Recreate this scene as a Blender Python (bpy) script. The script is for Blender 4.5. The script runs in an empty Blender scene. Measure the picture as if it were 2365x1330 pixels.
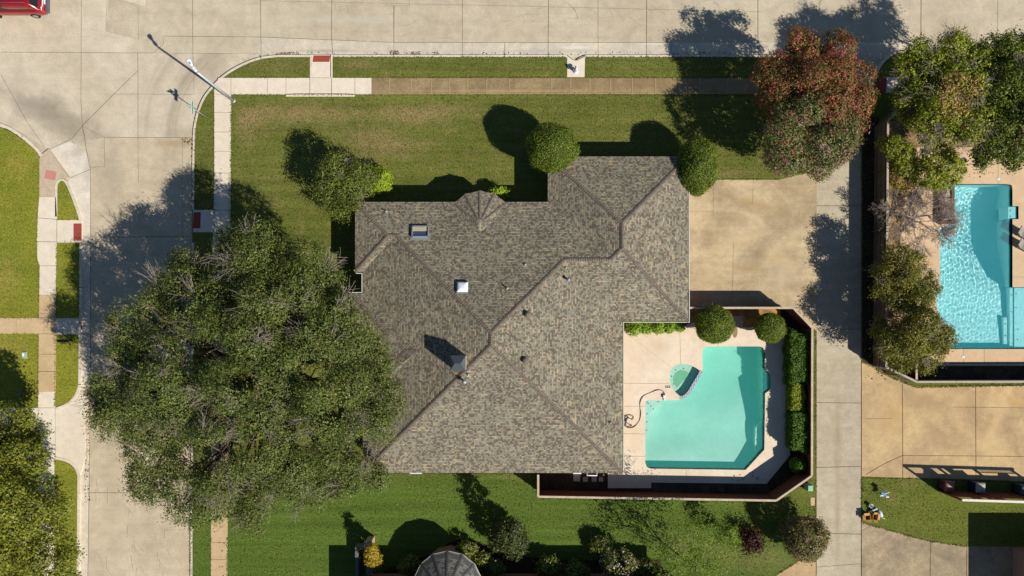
import bpy, bmesh, math, random
import numpy as np
from mathutils import Vector, Matrix
from mathutils.geometry import tessellate_polygon
R = math.radians
random.seed(5)
scene = bpy.context.scene
col = scene.collection

# ------------------------------------------------------------------ camera, sky, sun, exposure
S = 0.0325          # metres per photo pixel on the ground
H = 51.0            # height of the camera above the lawn
NX, NY = 1182.5, 735.0   # the photo's plumb point
def W(px, py, z=0.0):
    k = S * (H - z) / H
    return Vector(((px - NX) * k, -(py - NY) * k, z))
cam = bpy.data.cameras.new('camera'); camo = bpy.data.objects.new('camera', cam); col.objects.link(camo)
camo.location = (0, 0, H); camo.rotation_euler = (0, 0, 0)
cam.sensor_width = 36.0; cam.lens = 36.0 * (H / S) / 2365.0
cam.shift_y = (NY - 665.0) / 2365.0
cam.clip_start = 0.5; cam.clip_end = 3000
scene.camera = camo

ELEV = R(40.4); AZ = (0.815, -0.580)
w = bpy.data.worlds.new('World'); scene.world = w; w.use_nodes = True
nt = w.node_tree; nt.nodes.clear()
sky = nt.nodes.new('ShaderNodeTexSky'); sky.sky_type = 'NISHITA'; sky.sun_disc = False
sky.dust_density = 0.2; sky.ozone_density = 4.5; sky.sun_elevation = ELEV; sky.sun_rotation = math.atan2(AZ[0], AZ[1])
bg = nt.nodes.new('ShaderNodeBackground'); bg.inputs[1].default_value = 0.052
out = nt.nodes.new('ShaderNodeOutputWorld')
nt.links.new(sky.outputs[0], bg.inputs[0]); nt.links.new(bg.outputs[0], out.inputs[0])
sl = bpy.data.lights.new('sun', 'SUN'); sl.energy = 4.2; sl.angle = R(0.53); sl.color = (1.0, 0.955, 0.88)
so = bpy.data.objects.new('sun', sl); col.objects.link(so)
SD = Vector((AZ[0] * math.cos(ELEV), AZ[1] * math.cos(ELEV), math.sin(ELEV)))
so.rotation_euler = SD.to_track_quat('Z', 'Y').to_euler(); so.location = (40, -30, 60)
scene.view_settings.view_transform = 'Standard'; scene.view_settings.look = 'None'
scene.view_settings.exposure = 0.5; scene.view_settings.gamma = 1.0
scene.render.engine = 'CYCLES'
scene.cycles.transparent_max_bounces = 16
scene.cycles.max_bounces = 8

# ------------------------------------------------------------------ colours and materials
def lin(r, g, b):
    f = lambda v: (v / 12.92 if v <= 0.04045 else ((v + 0.055) / 1.055) ** 2.4)
    return (f(r / 255), f(g / 255), f(b / 255), 1.0)
ALB = 0.80
def P(r, g, b, k=ALB):        # a colour as it looks in sunlight -> base colour
    c = lin(r, g, b); return (c[0] * k, c[1] * k, c[2] * k, 1.0)

class NB:
    def __init__(s, name):
        s.m = bpy.data.materials.new(name); s.m.use_nodes = True
        s.t = s.m.node_tree; s.t.nodes.clear()
        s.out = s.t.nodes.new('ShaderNodeOutputMaterial')
        s._co = None
    def n(s, typ, ins=None, **kw):
        nd = s.t.nodes.new('ShaderNode' + typ)
        for k, v in kw.items(): setattr(nd, k, v)
        for k, v in (ins or {}).items(): s.put(nd.inputs[k], v)
        return nd
    def put(s, sock, v):
        if isinstance(v, bpy.types.NodeSocket): s.t.links.new(v, sock)
        elif isinstance(v, bpy.types.Node): s.t.links.new(v.outputs[0], sock)
        else: sock.default_value = v
    def co(s):
        if s._co is None: s._co = s.n('TexCoord').outputs['Object']
        return s._co
    def noise(s, scale, detail=4, rough=0.55, co=None, dist=0.0):
        return s.n('TexNoise', {'Vector': co or s.co(), 'Scale': scale, 'Detail': detail, 'Roughness': rough, 'Distortion': dist}).outputs['Fac']
    def ramp(s, fac, stops, interp='LINEAR'):
        nd = s.n('ValToRGB', {'Fac': fac}); cr = nd.color_ramp; cr.interpolation = interp
        while len(cr.elements) < len(stops): cr.elements.new(0.5)
        for e, (p, c) in zip(cr.elements, stops):
            e.position = p; e.color = c if not isinstance(c, (int, float)) else (c, c, c, 1)
        return nd.outputs['Color']
    def mix(s, fac, a, b, mode='MIX'):
        nd = s.n('Mix', data_type='RGBA', blend_type=mode); nd.clamp_factor = True
        s.put(nd.inputs[0], fac); s.put(nd.inputs[6], a); s.put(nd.inputs[7], b)
        return nd.outputs[2]
    def math(s, op, a, b=0.0, c=None):
        nd = s.n('Math', operation=op); s.put(nd.inputs[0], a); s.put(nd.inputs[1], b)
        if c is not None: s.put(nd.inputs[2], c)
        return nd.outputs[0]
    def rng(s, v, a, b, c, d):
        return s.n('MapRange', {'Value': v, 'From Min': a, 'From Max': b, 'To Min': c, 'To Max': d}).outputs[0]
    def blob(s, px, py, rx, ry, ang=0, soft=1.0, nscale=0.6, namp=0.9):
        c = W(px, py)
        mp = s.n('Mapping', {'Vector': s.co(), 'Location': (c.x, c.y, 0), 'Rotation': (0, 0, R(-ang)), 'Scale': (rx * S, ry * S, 1e6)}, vector_type='TEXTURE')
        ln = s.n('VectorMath', {0: mp.outputs[0]}, operation='LENGTH').outputs['Value']
        ln = s.math('ADD', ln, s.math('MULTIPLY', s.math('SUBTRACT', s.noise(nscale, 6, 0.65), 0.5), namp * 2))
        return s.rng(ln, 1.0, 1.0 - soft, 0.0, 1.0)
    def bsdf(s, color, rough=0.9, spec=0.2, metal=0.0, bump=None, bstr=0.3, bdist=0.02, **kw):
        ins = {'Base Color': color, 'Roughness': rough, 'Specular IOR Level': spec, 'Metallic': metal}; ins.update(kw)
        b = s.n('BsdfPrincipled', ins)
        if bump is not None:
            s.put(b.inputs['Normal'], s.n('Bump', {'Height': bump, 'Strength': bstr, 'Distance': bdist}).outputs[0])
        s.t.links.new(b.outputs[0], s.out.inputs[0]); return b

def plain(name, c, rough=0.6, spec=0.3, metal=0.0, var=0.12, scale=6.0, **kw):
    b = NB(name)
    n = b.noise(scale, 5)
    k = b.rng(n, 0.3, 0.7, 1 - var, 1 + var)
    colr = b.n('VectorMath', {0: c[:3], 'Scale': k}, operation='SCALE').outputs[0]
    b.bsdf(colr, rough, spec, metal, bump=b.noise(scale * 6, 3), bstr=0.08, **kw)
    return b.m

def concrete(name, c, stain, amt=0.6, big=0.22, streak=None, blobs=(), fine=1.0, rings=(), seed=0.0):
    b = NB(name)
    co = b.n('Mapping', {'Vector': b.co(), 'Location': (seed * 17.3, seed * 9.1, 0)}).outputs[0]
    n1 = b.noise(big, 7, 0.6, co, 0.6); n2 = b.noise(big * 7, 6, 0.65, co, 0.4)
    n3 = b.noise(9.0, 4, 0.7, co); n4 = b.noise(38.0, 2, 0.6, co)
    f = b.math('MULTIPLY', b.rng(n1, 0.38, 0.62, 0, 1), amt)
    base = b.mix(f, c, stain)
    k = b.math('MULTIPLY', b.rng(n2, 0.32, 0.68, 1 - 0.12 * fine, 1 + 0.12 * fine), b.rng(n3, 0.32, 0.68, 1 - 0.09 * fine, 1 + 0.09 * fine))
    k = b.math('MULTIPLY', k, b.rng(n4, 0.3, 0.7, 1 - 0.10 * fine, 1 + 0.10 * fine))
    if streak:      # (angle in degrees, strength): brushed finish and tyre wear along one direction
        mp = b.n('Mapping', {'Vector': b.co(), 'Rotation': (0, 0, R(-streak[0])), 'Scale': (0.12, 2.2, 1)}).outputs[0]
        k = b.math('MULTIPLY', k, b.rng(b.noise(1.0, 7, 0.7, mp), 0.3, 0.7, 1 - streak[1], 1 + streak[1]))
    colr = b.n('VectorMath', {0: base, 'Scale': k}, operation='SCALE').outputs[0]
    for (px, py, rx, ry, ang, cc, st) in blobs:
        colr = b.mix(b.math('MULTIPLY', b.blob(px, py, rx, ry, ang), st), colr, cc)
    for (px, py, rad, wid, cc, st) in rings:
        c0 = W(px, py)
        d = b.n('VectorMath', {0: b.n('VectorMath', {0: b.co(), 1: (c0.x, c0.y, 0)}, operation='SUBTRACT').outputs[0], 1: (1, 1, 0)}, operation='MULTIPLY').outputs[0]
        ln = b.n('VectorMath', {0: d}, operation='LENGTH').outputs['Value']
        e = b.math('ABSOLUTE', b.math('SUBTRACT', ln, rad * S))
        g = b.rng(e, 0, wid * S, 1, 0)
        polar = b.n('CombineXYZ', {0: b.math('MULTIPLY', ln, 2.4), 1: 0.0, 2: 0.0}).outputs[0]
        g = b.math('MULTIPLY', g, b.rng(b.noise(1.0, 5, 0.7, polar), 0.35, 0.6, 0.25, 1))
        g = b.math('MULTIPLY', g, b.rng(b.noise(0.35, 5), 0.3, 0.6, 0.4, 1))
        colr = b.mix(b.math('MULTIPLY', g, st), colr, cc)
    b.bsdf(colr, 0.92, 0.15, bump=n4, bstr=0.25, bdist=0.01)
    return b.m

def grass_mat(name, c1, c2, dry, patches=(), mow=0.0, mowang=0.0, lush=None):
    b = NB(name)
    n1 = b.noise(0.16, 6, 0.6); n2 = b.noise(1.1, 6, 0.65); n3 = b.noise(6.5, 5, 0.8); n4 = b.noise(22.0, 3, 0.7)
    base = b.mix(b.rng(n1, 0.35, 0.65, 0, 1), c1, c2)
    base = b.mix(b.math('MULTIPLY', b.rng(n2, 0.52, 0.75, 0, 1), 0.4), base, dry)
    if lush: base = b.mix(b.math('MULTIPLY', b.blob(*lush[:4], 0, .25, .3, .15), .8), base, lush[4])
    if mow:
        mp = b.n('Mapping', {'Vector': b.co(), 'Rotation': (0, 0, R(-mowang)), 'Scale': (0.05, 1.9, 1)}).outputs[0]
        wv = b.noise(1.0, 4, 0.6, mp)
        base = b.n('VectorMath', {0: base, 'Scale': b.rng(wv, 0.3, 0.7, 1 - mow, 1 + mow)}, operation='SCALE').outputs[0]
    for (px, py, rx, ry, ang, st) in patches:
        f = b.blob(px, py, rx, ry, ang, 1.2, 0.9, 0.8)
        f = b.math('MULTIPLY', f, b.rng(b.noise(3.2, 6, 0.75), 0.34, 0.52, 0, 1))
        base = b.mix(b.math('MULTIPLY', f, st), base, dry)
    k = b.math('MULTIPLY', b.rng(n3, 0.36, 0.64, 0.66, 1.34), b.rng(n4, 0.36, 0.64, 0.62, 1.38))
    colr = b.n('VectorMath', {0: base, 'Scale': k}, operation='SCALE').outputs[0]
    b.bsdf(colr, 0.95, 0.1, bump=b.noise(16.0, 4, 0.75), bstr=0.9, bdist=0.05)
    return b.m

def leaf_mat(name, cols, trans=0.28, clump=0.9, gain=1.65):
    b = NB(name)
    cols = [(min(.9, c[0] * gain), min(.9, c[1] * gain), c[2] * gain * .85, 1) for c in cols]
    rnd = b.n('NewGeometry').outputs['Random Per Island']
    n = len(cols)
    c = b.ramp(rnd, [(i / max(1, n - 1), cc) for i, cc in enumerate(cols)])
    nz = b.noise(clump, 3)
    c = b.n('VectorMath', {0: c, 'Scale': b.rng(nz, 0.3, 0.7, 0.75, 1.25)}, operation='SCALE').outputs[0]
    p = b.n('BsdfPrincipled', {'Base Color': c, 'Roughness': 0.5, 'Specular IOR Level': 0.3})
    tr = b.n('BsdfTranslucent', {'Color': c})
    mx = b.n('MixShader', {0: trans, 1: p.outputs[0], 2: tr.outputs[0]})
    b.t.links.new(mx.outputs[0], b.out.inputs[0])
    return b.m

def roof_mat(name, pal, cap=False, rowh=0.125, tab=0.125):
    b = NB(name)
    uv = b.n('TexCoord').outputs['UV']
    sp = b.n('SeparateXYZ', {0: uv})
    vr = b.math('DIVIDE', sp.outputs[1], rowh); row = b.math('FLOOR', vr)
    off = b.n('TexWhiteNoise', {'W': row}, noise_dimensions='1D').outputs['Value']
    ur = b.math('ADD', b.math('DIVIDE', sp.outputs[0], tab), b.math('MULTIPLY', off, 7.0)); cl = b.math('FLOOR', ur)
    cell = b.n('CombineXYZ', {0: cl, 1: row, 2: 0.0}).outputs[0]
    wn = b.n('TexWhiteNoise', {'Vector': cell}, noise_dimensions='3D').outputs['Value']
    big = b.math('FLOOR', b.math('MULTIPLY', ur, 0.4))
    wn2 = b.n('TexWhiteNoise', {'Vector': b.n('CombineXYZ', {0: big, 1: row, 2: 5.0}).outputs[0]}, noise_dimensions='3D').outputs['Value']
    c1 = b.ramp(wn, pal, 'CONSTANT'); c2 = b.ramp(wn2, pal, 'CONSTANT')
    c = b.mix(b.math('GREATER_THAN', wn2, 0.90), c1, c2)
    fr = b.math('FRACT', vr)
    edge = b.rng(fr, 0.04, 0.30, 0.50, 1.06)  # shadow line under each shingle course, darkened into the colour
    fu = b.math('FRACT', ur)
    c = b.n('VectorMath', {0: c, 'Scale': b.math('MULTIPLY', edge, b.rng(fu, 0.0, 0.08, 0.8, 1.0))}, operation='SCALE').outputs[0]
    c = b.n('VectorMath', {0: c, 'Scale': b.rng(b.noise(0.5, 6, 0.65), 0.3, 0.7, 0.86, 1.14)}, operation='SCALE').outputs[0]
    c = b.n('VectorMath', {0: c, 'Scale': b.rng(b.noise(30, 3, 0.7), 0.3, 0.7, 0.86, 1.14)}, operation='SCALE').outputs[0]
    b.bsdf(c, 0.93, 0.15, bump=b.math('SUBTRACT', 1.0, fr), bstr=0.6, bdist=0.012)
    return b.m

def water_mat(name, tint, ripple, rscale, rstr, turb=0.0):
    b = NB(name)
    nz = b.noise(rscale, 3, 0.5, None, 0.3)
    bump = b.n('Bump', {'Height': nz, 'Strength': rstr, 'Distance': 0.05}).outputs[0]
    tr = b.n('BsdfTransparent', {'Color': tint})
    gl = b.n('BsdfGlossy', {'Color': (1, 1, 1, 1), 'Roughness': 0.03, 'Normal': bump})
    g = b.n('NewGeometry')
    cs = b.math('ABSOLUTE', b.n('VectorMath', {0: bump, 1: g.outputs['Incoming']}, operation='DOT_PRODUCT').outputs['Value'])
    fr = b.math('ADD', 0.02, b.math('MULTIPLY', 0.98, b.math('POWER', b.math('SUBTRACT', 1.0, cs), 5.0)))
    tb = b.n('BsdfDiffuse', {'Color': (0.10, 0.80, 0.64, 1)}); tm = b.n('MixShader', {0: turb, 1: tr.outputs[0], 2: tb.outputs[0]})     # cloudy water
    mx = b.n('MixShader', {0: fr, 1: tm.outputs[0], 2: gl.outputs[0]})
    b.t.links.new(mx.outputs[0], b.out.inputs[0])
    return b.m

def brick_mat(name, c1, c2, mortar):
    b = NB(name)
    co = b.co(); sp = b.n('SeparateXYZ', {0: co})
    v = b.n('CombineXYZ', {0: b.math('ADD', sp.outputs[0], sp.outputs[1]), 1: sp.outputs[2], 2: 0.0}).outputs[0]
    t = b.n('TexBrick', {'Vector': v, 'Color1': c1, 'Color2': c2, 'Mortar': mortar, 'Scale': 1.0, 'Mortar Size': 0.012, 'Brick Width': 0.21, 'Row Height': 0.075})
    b.bsdf(t.outputs['Color'], 0.9, 0.2, bump=t.outputs['Fac'], bstr=0.3)
    return b.m

M = {}
# ------------------------------------------------------------------ object helpers
def tag(o, label=None, cat=None, group=None, kind=None):
    if label: o['label'] = label
    if cat: o['category'] = cat
    if group: o['group'] = group
    if kind: o['kind'] = kind
    return o
def empty(name, loc, label, cat, group=None, rz=0.0):
    o = bpy.data.objects.new(name, None); col.objects.link(o)
    o.location = loc; o.rotation_euler = (0, 0, rz); o.empty_display_size = 0.2
    return tag(o, label, cat, group)
def attach(o, parent):
    if parent is not None:
        o.parent = parent
        # geometry is built in world space: undo the parent's placement
        if parent.type == 'EMPTY': o.matrix_parent_inverse = Matrix.LocRotScale(parent.location, parent.rotation_euler, None).inverted()
class MB:
    def __init__(s): s.v = []; s.f = []; s.mi = []; s.sm = []
    def add(s, vs, fs, mi=0, smooth=False):
        o = len(s.v); s.v += [tuple(v) for v in vs]
        for f in fs: s.f.append([o + i for i in f]); s.mi.append(mi); s.sm.append(smooth)
    def box(s, c, d, rz=0.0, mi=0, rot=None, taper=1.0):
        x, y, z = d[0] / 2, d[1] / 2, d[2] / 2
        m = Matrix.Rotation(rz, 3, 'Z') if rot is None else rot
        c = Vector(c); t = taper
        pts = [(-x, -y, -z), (x, -y, -z), (x, y, -z), (-x, y, -z), (-x * t, -y * t, z), (x * t, -y * t, z), (x * t, y * t, z), (-x * t, y * t, z)]
        s.add([c + m @ Vector(p) for p in pts], [(3, 2, 1, 0), (4, 5, 6, 7), (0, 1, 5, 4), (1, 2, 6, 5), (2, 3, 7, 6), (3, 0, 4, 7)], mi)
    def bar(s, a, b, wd, ht, mi=0):
        a = Vector(a); b = Vector(b); d = b - a
        s.box((a + b) / 2, (d.length, wd, ht), mi=mi, rot=d.to_track_quat('X', 'Z').to_matrix())
    def tube(s, pts, rad, n=8, mi=0, cap=True):
        pts = [Vector(p) for p in pts]
        if not isinstance(rad, (list, tuple)): rad = [rad] * len(pts)
        rings = []; vs = []; up = None
        for i, p in enumerate(pts):
            t = (pts[min(i + 1, len(pts) - 1)] - pts[max(i - 1, 0)]).normalized()
            if up is None: up = t.orthogonal().normalized()
            up = (up - t * up.dot(t))
            up = up.normalized() if up.length > 1e-6 else t.orthogonal().normalized()
            sd = t.cross(up)
            for k in range(n):
                a = 2 * math.pi * k / n
                vs.append(p + (up * math.cos(a) + sd * math.sin(a)) * rad[i])
        fs = []
        for i in range(len(pts) - 1):
            for k in range(n):
                a = i * n + k; b = i * n + (k + 1) % n
                fs.append((a, b, b + n, a + n))
        s.add(vs, fs, mi, True)
        if cap:
            o = len(s.v) - len(vs); L = len(pts) - 1
            s.f.append([o + k for k in reversed(range(n))]); s.mi.append(mi); s.sm.append(False)
            s.f.append([o + L * n + k for k in range(n)]); s.mi.append(mi); s.sm.append(False)
    def lathe(s, c, prof, n=16, mi=0, axis='Z', smooth=True):
        c = Vector(c); vs = []; fs = []
        for (r, h) in prof:
            for k in range(n):
                a = 2 * math.pi * k / n; x, y = r * math.cos(a), r * math.sin(a)
                p = (x, y, h) if axis == 'Z' else ((h, x, y) if axis == 'X' else (x, h, y))
                vs.append(c + Vector(p))
        for i in range(len(prof) - 1):
            for k in range(n):
                a = i * n + k; b = i * n + (k + 1) % n
                fs.append((a, b, b + n, a + n))
        fs.append(tuple(range(n))[::-1]); fs.append(tuple((len(prof) - 1) * n + k for k in range(n)))
        s.add(vs, fs, mi, smooth)
    def sheet(s, poly, z, mi=0, holes=()):          # flat polygon, points are (x, y)
        loops = [[Vector((p[0], p[1], 0)) for p in poly]] + [[Vector((p[0], p[1], 0)) for p in h] for h in holes]
        tri = tessellate_polygon(loops); flat = [p for l in loops for p in l]
        fs = []
        for t in tri:
            a, b, c = (flat[i] for i in t)
            fs.append(t if (b - a).cross(c - a).z > 0 else t[::-1])
        s.add([(p.x, p.y, z) for p in flat], fs, mi)
    def prism(s, poly, z0, z1, mi=0, side=None, holes=(), bottom=False):
        s.sheet(poly, z1, mi, holes)
        side = mi if side is None else side
        for lp in [poly] + list(holes):
            n = len(lp); vs = [(p[0], p[1], z0) for p in lp] + [(p[0], p[1], z1) for p in lp]
            s.add(vs, [(i, (i + 1) % n, n + (i + 1) % n, n + i) for i in range(n)], side)
        if bottom: s.sheet(poly, z0, mi, holes)
    def build(s, name, mats, parent=None, uv=None, bevel=0.0, fixn=False):
        me = bpy.data.meshes.new(name); me.from_pydata(s.v, [], s.f)
        if not isinstance(mats, (list, tuple)): mats = [mats]
        for m in mats: me.materials.append(m)
        me.polygons.foreach_set('material_index', s.mi); me.polygons.foreach_set('use_smooth', s.sm)
        if fixn:
            bm = bmesh.new(); bm.from_mesh(me); bmesh.ops.remove_doubles(bm, verts=bm.verts, dist=1e-5)
            bmesh.ops.recalc_face_normals(bm, faces=bm.faces); bm.to_mesh(me); bm.free()
        me.update()
        o = bpy.data.objects.new(name, me); col.objects.link(o)
        if bevel:
            md = o.modifiers.new('bevel', 'BEVEL'); md.width = bevel; md.segments = 2; md.limit_method = 'ANGLE'
        attach(o, parent)
        return o

def px(pts, z=0.0): return [tuple(W(a, b, z)[:2]) for a, b in pts]
def smooth(pts, n=6, closed=False):
    P_ = [Vector((p[0], p[1])) for p in pts]; out_ = []; L = len(P_)
    rngi = range(L) if closed else range(L - 1)
    for i in rngi:
        g = (lambda j: P_[j % L]) if closed else (lambda j: P_[max(0, min(L - 1, j))])
        p0, p1, p2, p3 = g(i - 1), g(i), g(i + 1), g(i + 2)
        for k in range(n):
            t = k / n
            out_.append(tuple(0.5 * ((2 * p1) + (p2 - p0) * t + (2 * p0 - 5 * p1 + 4 * p2 - p3) * t * t + (3 * p1 - p0 - 3 * p2 + p3) * t ** 3)))
    if not closed: out_.append(tuple(P_[-1]))
    return out_
def inset(poly, d):
    n = len(poly); res = []
    area = sum(poly[i][0] * poly[(i + 1) % n][1] - poly[(i + 1) % n][0] * poly[i][1] for i in range(n))
    sgn = 1 if area > 0 else -1
    for i in range(n):
        p0, p1, p2 = Vector(poly[i - 1]), Vector(poly[i]), Vector(poly[(i + 1) % n])
        d1 = (p1 - p0).normalized(); d2 = (p2 - p1).normalized()
        n1 = Vector((-d1.y, d1.x)) * sgn; n2 = Vector((-d2.y, d2.x)) * sgn
        den = d1.x * d2.y - d1.y * d2.x
        if abs(den) < 1e-6: res.append(tuple(p1 + n1 * d)); continue
        q = (p1 + n2 * d) - (p1 + n1 * d); t = (q.x * d2.y - q.y * d2.x) / den
        res.append(tuple(p1 + n1 * d + d1 * t))
    return res
def strip(pts, wd):                 # outline of a band of width wd (same unit as pts) along pts
    Ls, Rs = [], []
    n = len(pts); P_ = [Vector((p[0], p[1])) for p in pts]
    for i in range(n):
        t = (P_[min(i + 1, n - 1)] - P_[max(i - 1, 0)]).normalized(); nn = Vector((-t.y, t.x))
        Ls.append(tuple(P_[i] + nn * wd / 2)); Rs.append(tuple(P_[i] - nn * wd / 2))
    return Ls + Rs[::-1]
def ground(name, poly, z1, z0, mats, holes=(), sheets=(), joints=(), jmat=None, kind='structure'):
    """flat setting piece: px polygon raised to z1, tinted slabs and joint lines laid on it"""
    b = MB(); mats = list(mats) if isinstance(mats, (list, tuple)) else [mats]
    b.prism(px(poly), z0, z1, 0, holes=[px(h) for h in holes])
    for k, (pl, mi) in enumerate(sheets): b.sheet(px(pl), z1 + 0.004 + 0.0006 * k, mi)
    if joints:
        mats.append(jmat or M['joint'])
        for k, (pl, wd) in enumerate(joints): b.sheet(px(strip(pl, wd)), z1 + 0.016 + 0.0004 * (k % 7), len(mats) - 1)
    o = b.build(name, mats); o['kind'] = kind
    return o

# ------------------------------------------------------------------ materials in use
M['joint'] = plain('joint', P(104, 95, 80), 0.95, 0.05)
M['joint_soft'] = plain('joint_soft', P(150, 138, 115), 0.95, 0.05)
M['joint_tan'] = plain('joint_tan', P(112, 96, 66), 0.95, 0.05)
M['joint_pale'] = plain('joint_pale', P(176, 150, 112), 0.95, 0.05)
TYRE = P(140, 128, 110)
PALE = P(226, 216, 198)
M['road'] = concrete('road', P(206, 192, 166), P(192, 177, 150), 0.75, 0.14, (0, 0.05),
    blobs=[(800, 45, 260, 14, 0, P(205, 198, 178), 0.5), (150, 95, 190, 40, 0, P(206, 192, 166), 0.6), (118, 128, 14, 16, 20, P(160, 118, 70), 0.9), (105, 111, 7, 7, 0, P(165, 130, 85), 0.8),
           (-5, 112, 26, 30, 0, P(95, 88, 78), 1.0), (1760, 40, 140, 30, 10, P(205, 193, 160), 0.5), (2040, 15, 30, 26, -40, P(208, 196, 168), 0.5)])
M['road_cross'] = concrete('road_cross', P(216, 202, 177), P(200, 185, 159), 0.7, 0.13, (-25, 0.04),
    blobs=[(130, 270, 110, 60, 25, P(150, 138, 118), 0.85), (60, 235, 70, 40, 30, P(168, 158, 142), 0.6), (250, 350, 45, 60, -30, P(162, 150, 132), 0.7),
           (500, 150, 60, 36, -45, P(165, 150, 128), 0.7), (430, 310, 40, 30, 0, P(168, 153, 125), 0.5)],
    rings=[(625, 310, 232, 30, P(150, 137, 116), 0.75), (625, 310, 292, 26, P(160, 147, 126), 0.5), (-70, 520, 320, 40, P(152, 141, 122), 0.5)])
M['road_south'] = concrete('road_south', P(208, 191, 162), P(192, 176, 148), 0.7, 0.16, (90, 0.05),
    blobs=[(400, 330, 60, 16, 0, P(160, 132, 92), 0.6), (255, 400, 40, 120, 0, P(176, 164, 142), 0.6), (260, 1150, 30, 200, 0, P(180, 166, 138), 0.5)])
M['gutter'] = concrete('gutter', P(224, 210, 184), P(196, 186, 170), 0.7, 0.3,
    blobs=[(760, 116, 130, 5, 0, P(176, 168, 156), 0.8), (1250, 116, 300, 6, 0, P(188, 184, 176), 0.7), (1330, 108, 40, 5, 0, P(238, 234, 228), 0.8), (1510, 99, 30, 5, 0, P(238, 234, 228), 0.8),
           (650, 122, 26, 4, 0, P(150, 112, 76), 0.8), (910, 119, 8, 6, 0, P(150, 110, 72), 0.9), (960, 120, 8, 5, 0, P(150, 110, 72), 0.8)])
M['gutter_white'] = concrete('gutter_white', P(228, 214, 192), P(206, 190, 164), 0.6, 0.4, (90, 0.05), blobs=[(195, 1020, 6, 90, 0, P(150, 112, 76), 0.7)])
M['kerb'] = concrete('kerb', P(228, 215, 192), P(205, 192, 168), 0.6, 0.5)
M['apron'] = concrete('apron', P(232, 220, 200), P(210, 198, 178), 0.6, 0.3, (-40, .05), blobs=[(190, 332, 52, 22, -50, P(182, 170, 150), 0.9), (206, 385, 20, 46, 10, P(192, 180, 160), 0.7)])
M['walk_new'] = concrete('walk_new', P(236, 222, 200), P(226, 210, 186), 0.7, 0.3, fine=0.6)
M['walk_old'] = concrete('walk_old', P(166, 144, 106), P(140, 120, 88), 0.9, 0.7, blobs=[(1560, 196, 300, 12, 0, P(150, 122, 88), 0.6), (1200, 210, 330, 4, 0, P(186, 160, 118), 0.8)], fine=1.4)
M['walk_tan'] = concrete('walk_tan', P(212, 184, 142), P(196, 166, 124), 0.7, 0.4, fine=0.7)
M['walk_rose'] = concrete('walk_rose', P(206, 186, 160), P(194, 174, 146), 0.7, 0.4)
M['pad_red'] = plain('pad_red', P(164, 78, 66), 0.85, 0.1, var=0.12, scale=9)
M['pad_rose'] = plain('pad_rose', P(206, 140, 128), 0.85, 0.1, var=0.08, scale=9)
M['drive'] = concrete('drive', P(212, 189, 150), P(174, 153, 120), 0.9, 0.3, (16, 0.09),
    blobs=[(1740, 470, 110, 16, 14, P(176, 148, 104), 0.7), (1700, 560, 90, 20, -18, P(216, 190, 144), 0.7), (1640, 540, 30, 30, 0, P(160, 138, 104), 0.6), (1730, 425, 40, 8, 5, P(222, 200, 158), 0.7),
           (1800, 600, 60, 22, 30, P(214, 188, 142), 0.6), (1720, 620, 100, 9, 8, P(172, 146, 104), 0.6), (1680, 505, 60, 22, 5, P(170, 148, 116), 0.8), (1790, 500, 50, 18, -20, P(172, 150, 116), 0.7), (1750, 585, 26, 16, 0, P(160, 138, 108), 0.8), (1800, 640, 50, 34, 0, P(210, 190, 158), 0.7), (1640, 640, 40, 30, 0, P(210, 186, 144), 0.6)])
M['alley'] = concrete('alley', P(198, 185, 158), P(180, 166, 140), 0.7, 0.2, (90, 0.07),
    blobs=[(1935, 1000, 12, 130, 0, P(168, 152, 120), 0.7), (1935, 1200, 9, 140, 0, P(170, 152, 122), 0.7)])
M['drive_tan'] = concrete('drive_tan', P(212, 182, 134), P(182, 154, 116), 0.9, 0.3,
    blobs=[(2150, 930, 60, 26, 10, P(182, 152, 112), 0.8), (2060, 960, 40, 60, 0, P(198, 160, 108), 0.6), (2300, 980, 20, 90, 20, P(222, 190, 140), 0.7), (2180, 1010, 70, 20, 0, P(190, 160, 118), 0.6), (2345, 930, 26, 14, 30, P(202, 160, 92), 0.7), (2160, 1085, 60, 14, 0, P(178, 156, 124), 0.7)])
M['drive_grey'] = concrete('drive_grey', P(180, 160, 128), P(146, 130, 106), 0.9, 0.35, fine=1.5, blobs=[(2190, 1290, 50, 30, 0, P(140, 126, 104), 0.6)])
M['deck'] = concrete('deck', P(243, 224, 198), P(229, 207, 178), 0.7, 0.3, fine=0.5, blobs=[(1520, 800, 30, 24, 0, P(216, 192, 156), 0.6), (1560, 830, 40, 16, 30, P(246, 226, 196), 0.6), (1465, 1000, 20, 60, 0, P(234, 204, 160), 0.6)])
M['deck_neighbour'] = concrete('deck_neighbour', P(228, 196, 158), P(212, 180, 142), 0.7, 0.35, fine=0.5)
M['soil'] = concrete('soil', P(82, 66, 50), P(58, 48, 38), 0.9, 0.8, fine=2.4)
M['mulch'] = concrete('mulch', P(196, 152, 92), P(140, 100, 60), 0.8, 1.4, fine=2.6)
M['bed_gravel'] = concrete('bed_gravel', P(90, 78, 64), P(58, 52, 46), 0.9, 1.2, fine=3.0)
M['dry_bed'] = concrete('dry_bed', P(178, 152, 112), P(128, 102, 70), 0.9, 0.7, fine=2.6)
DRY = P(166, 138, 98)
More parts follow.
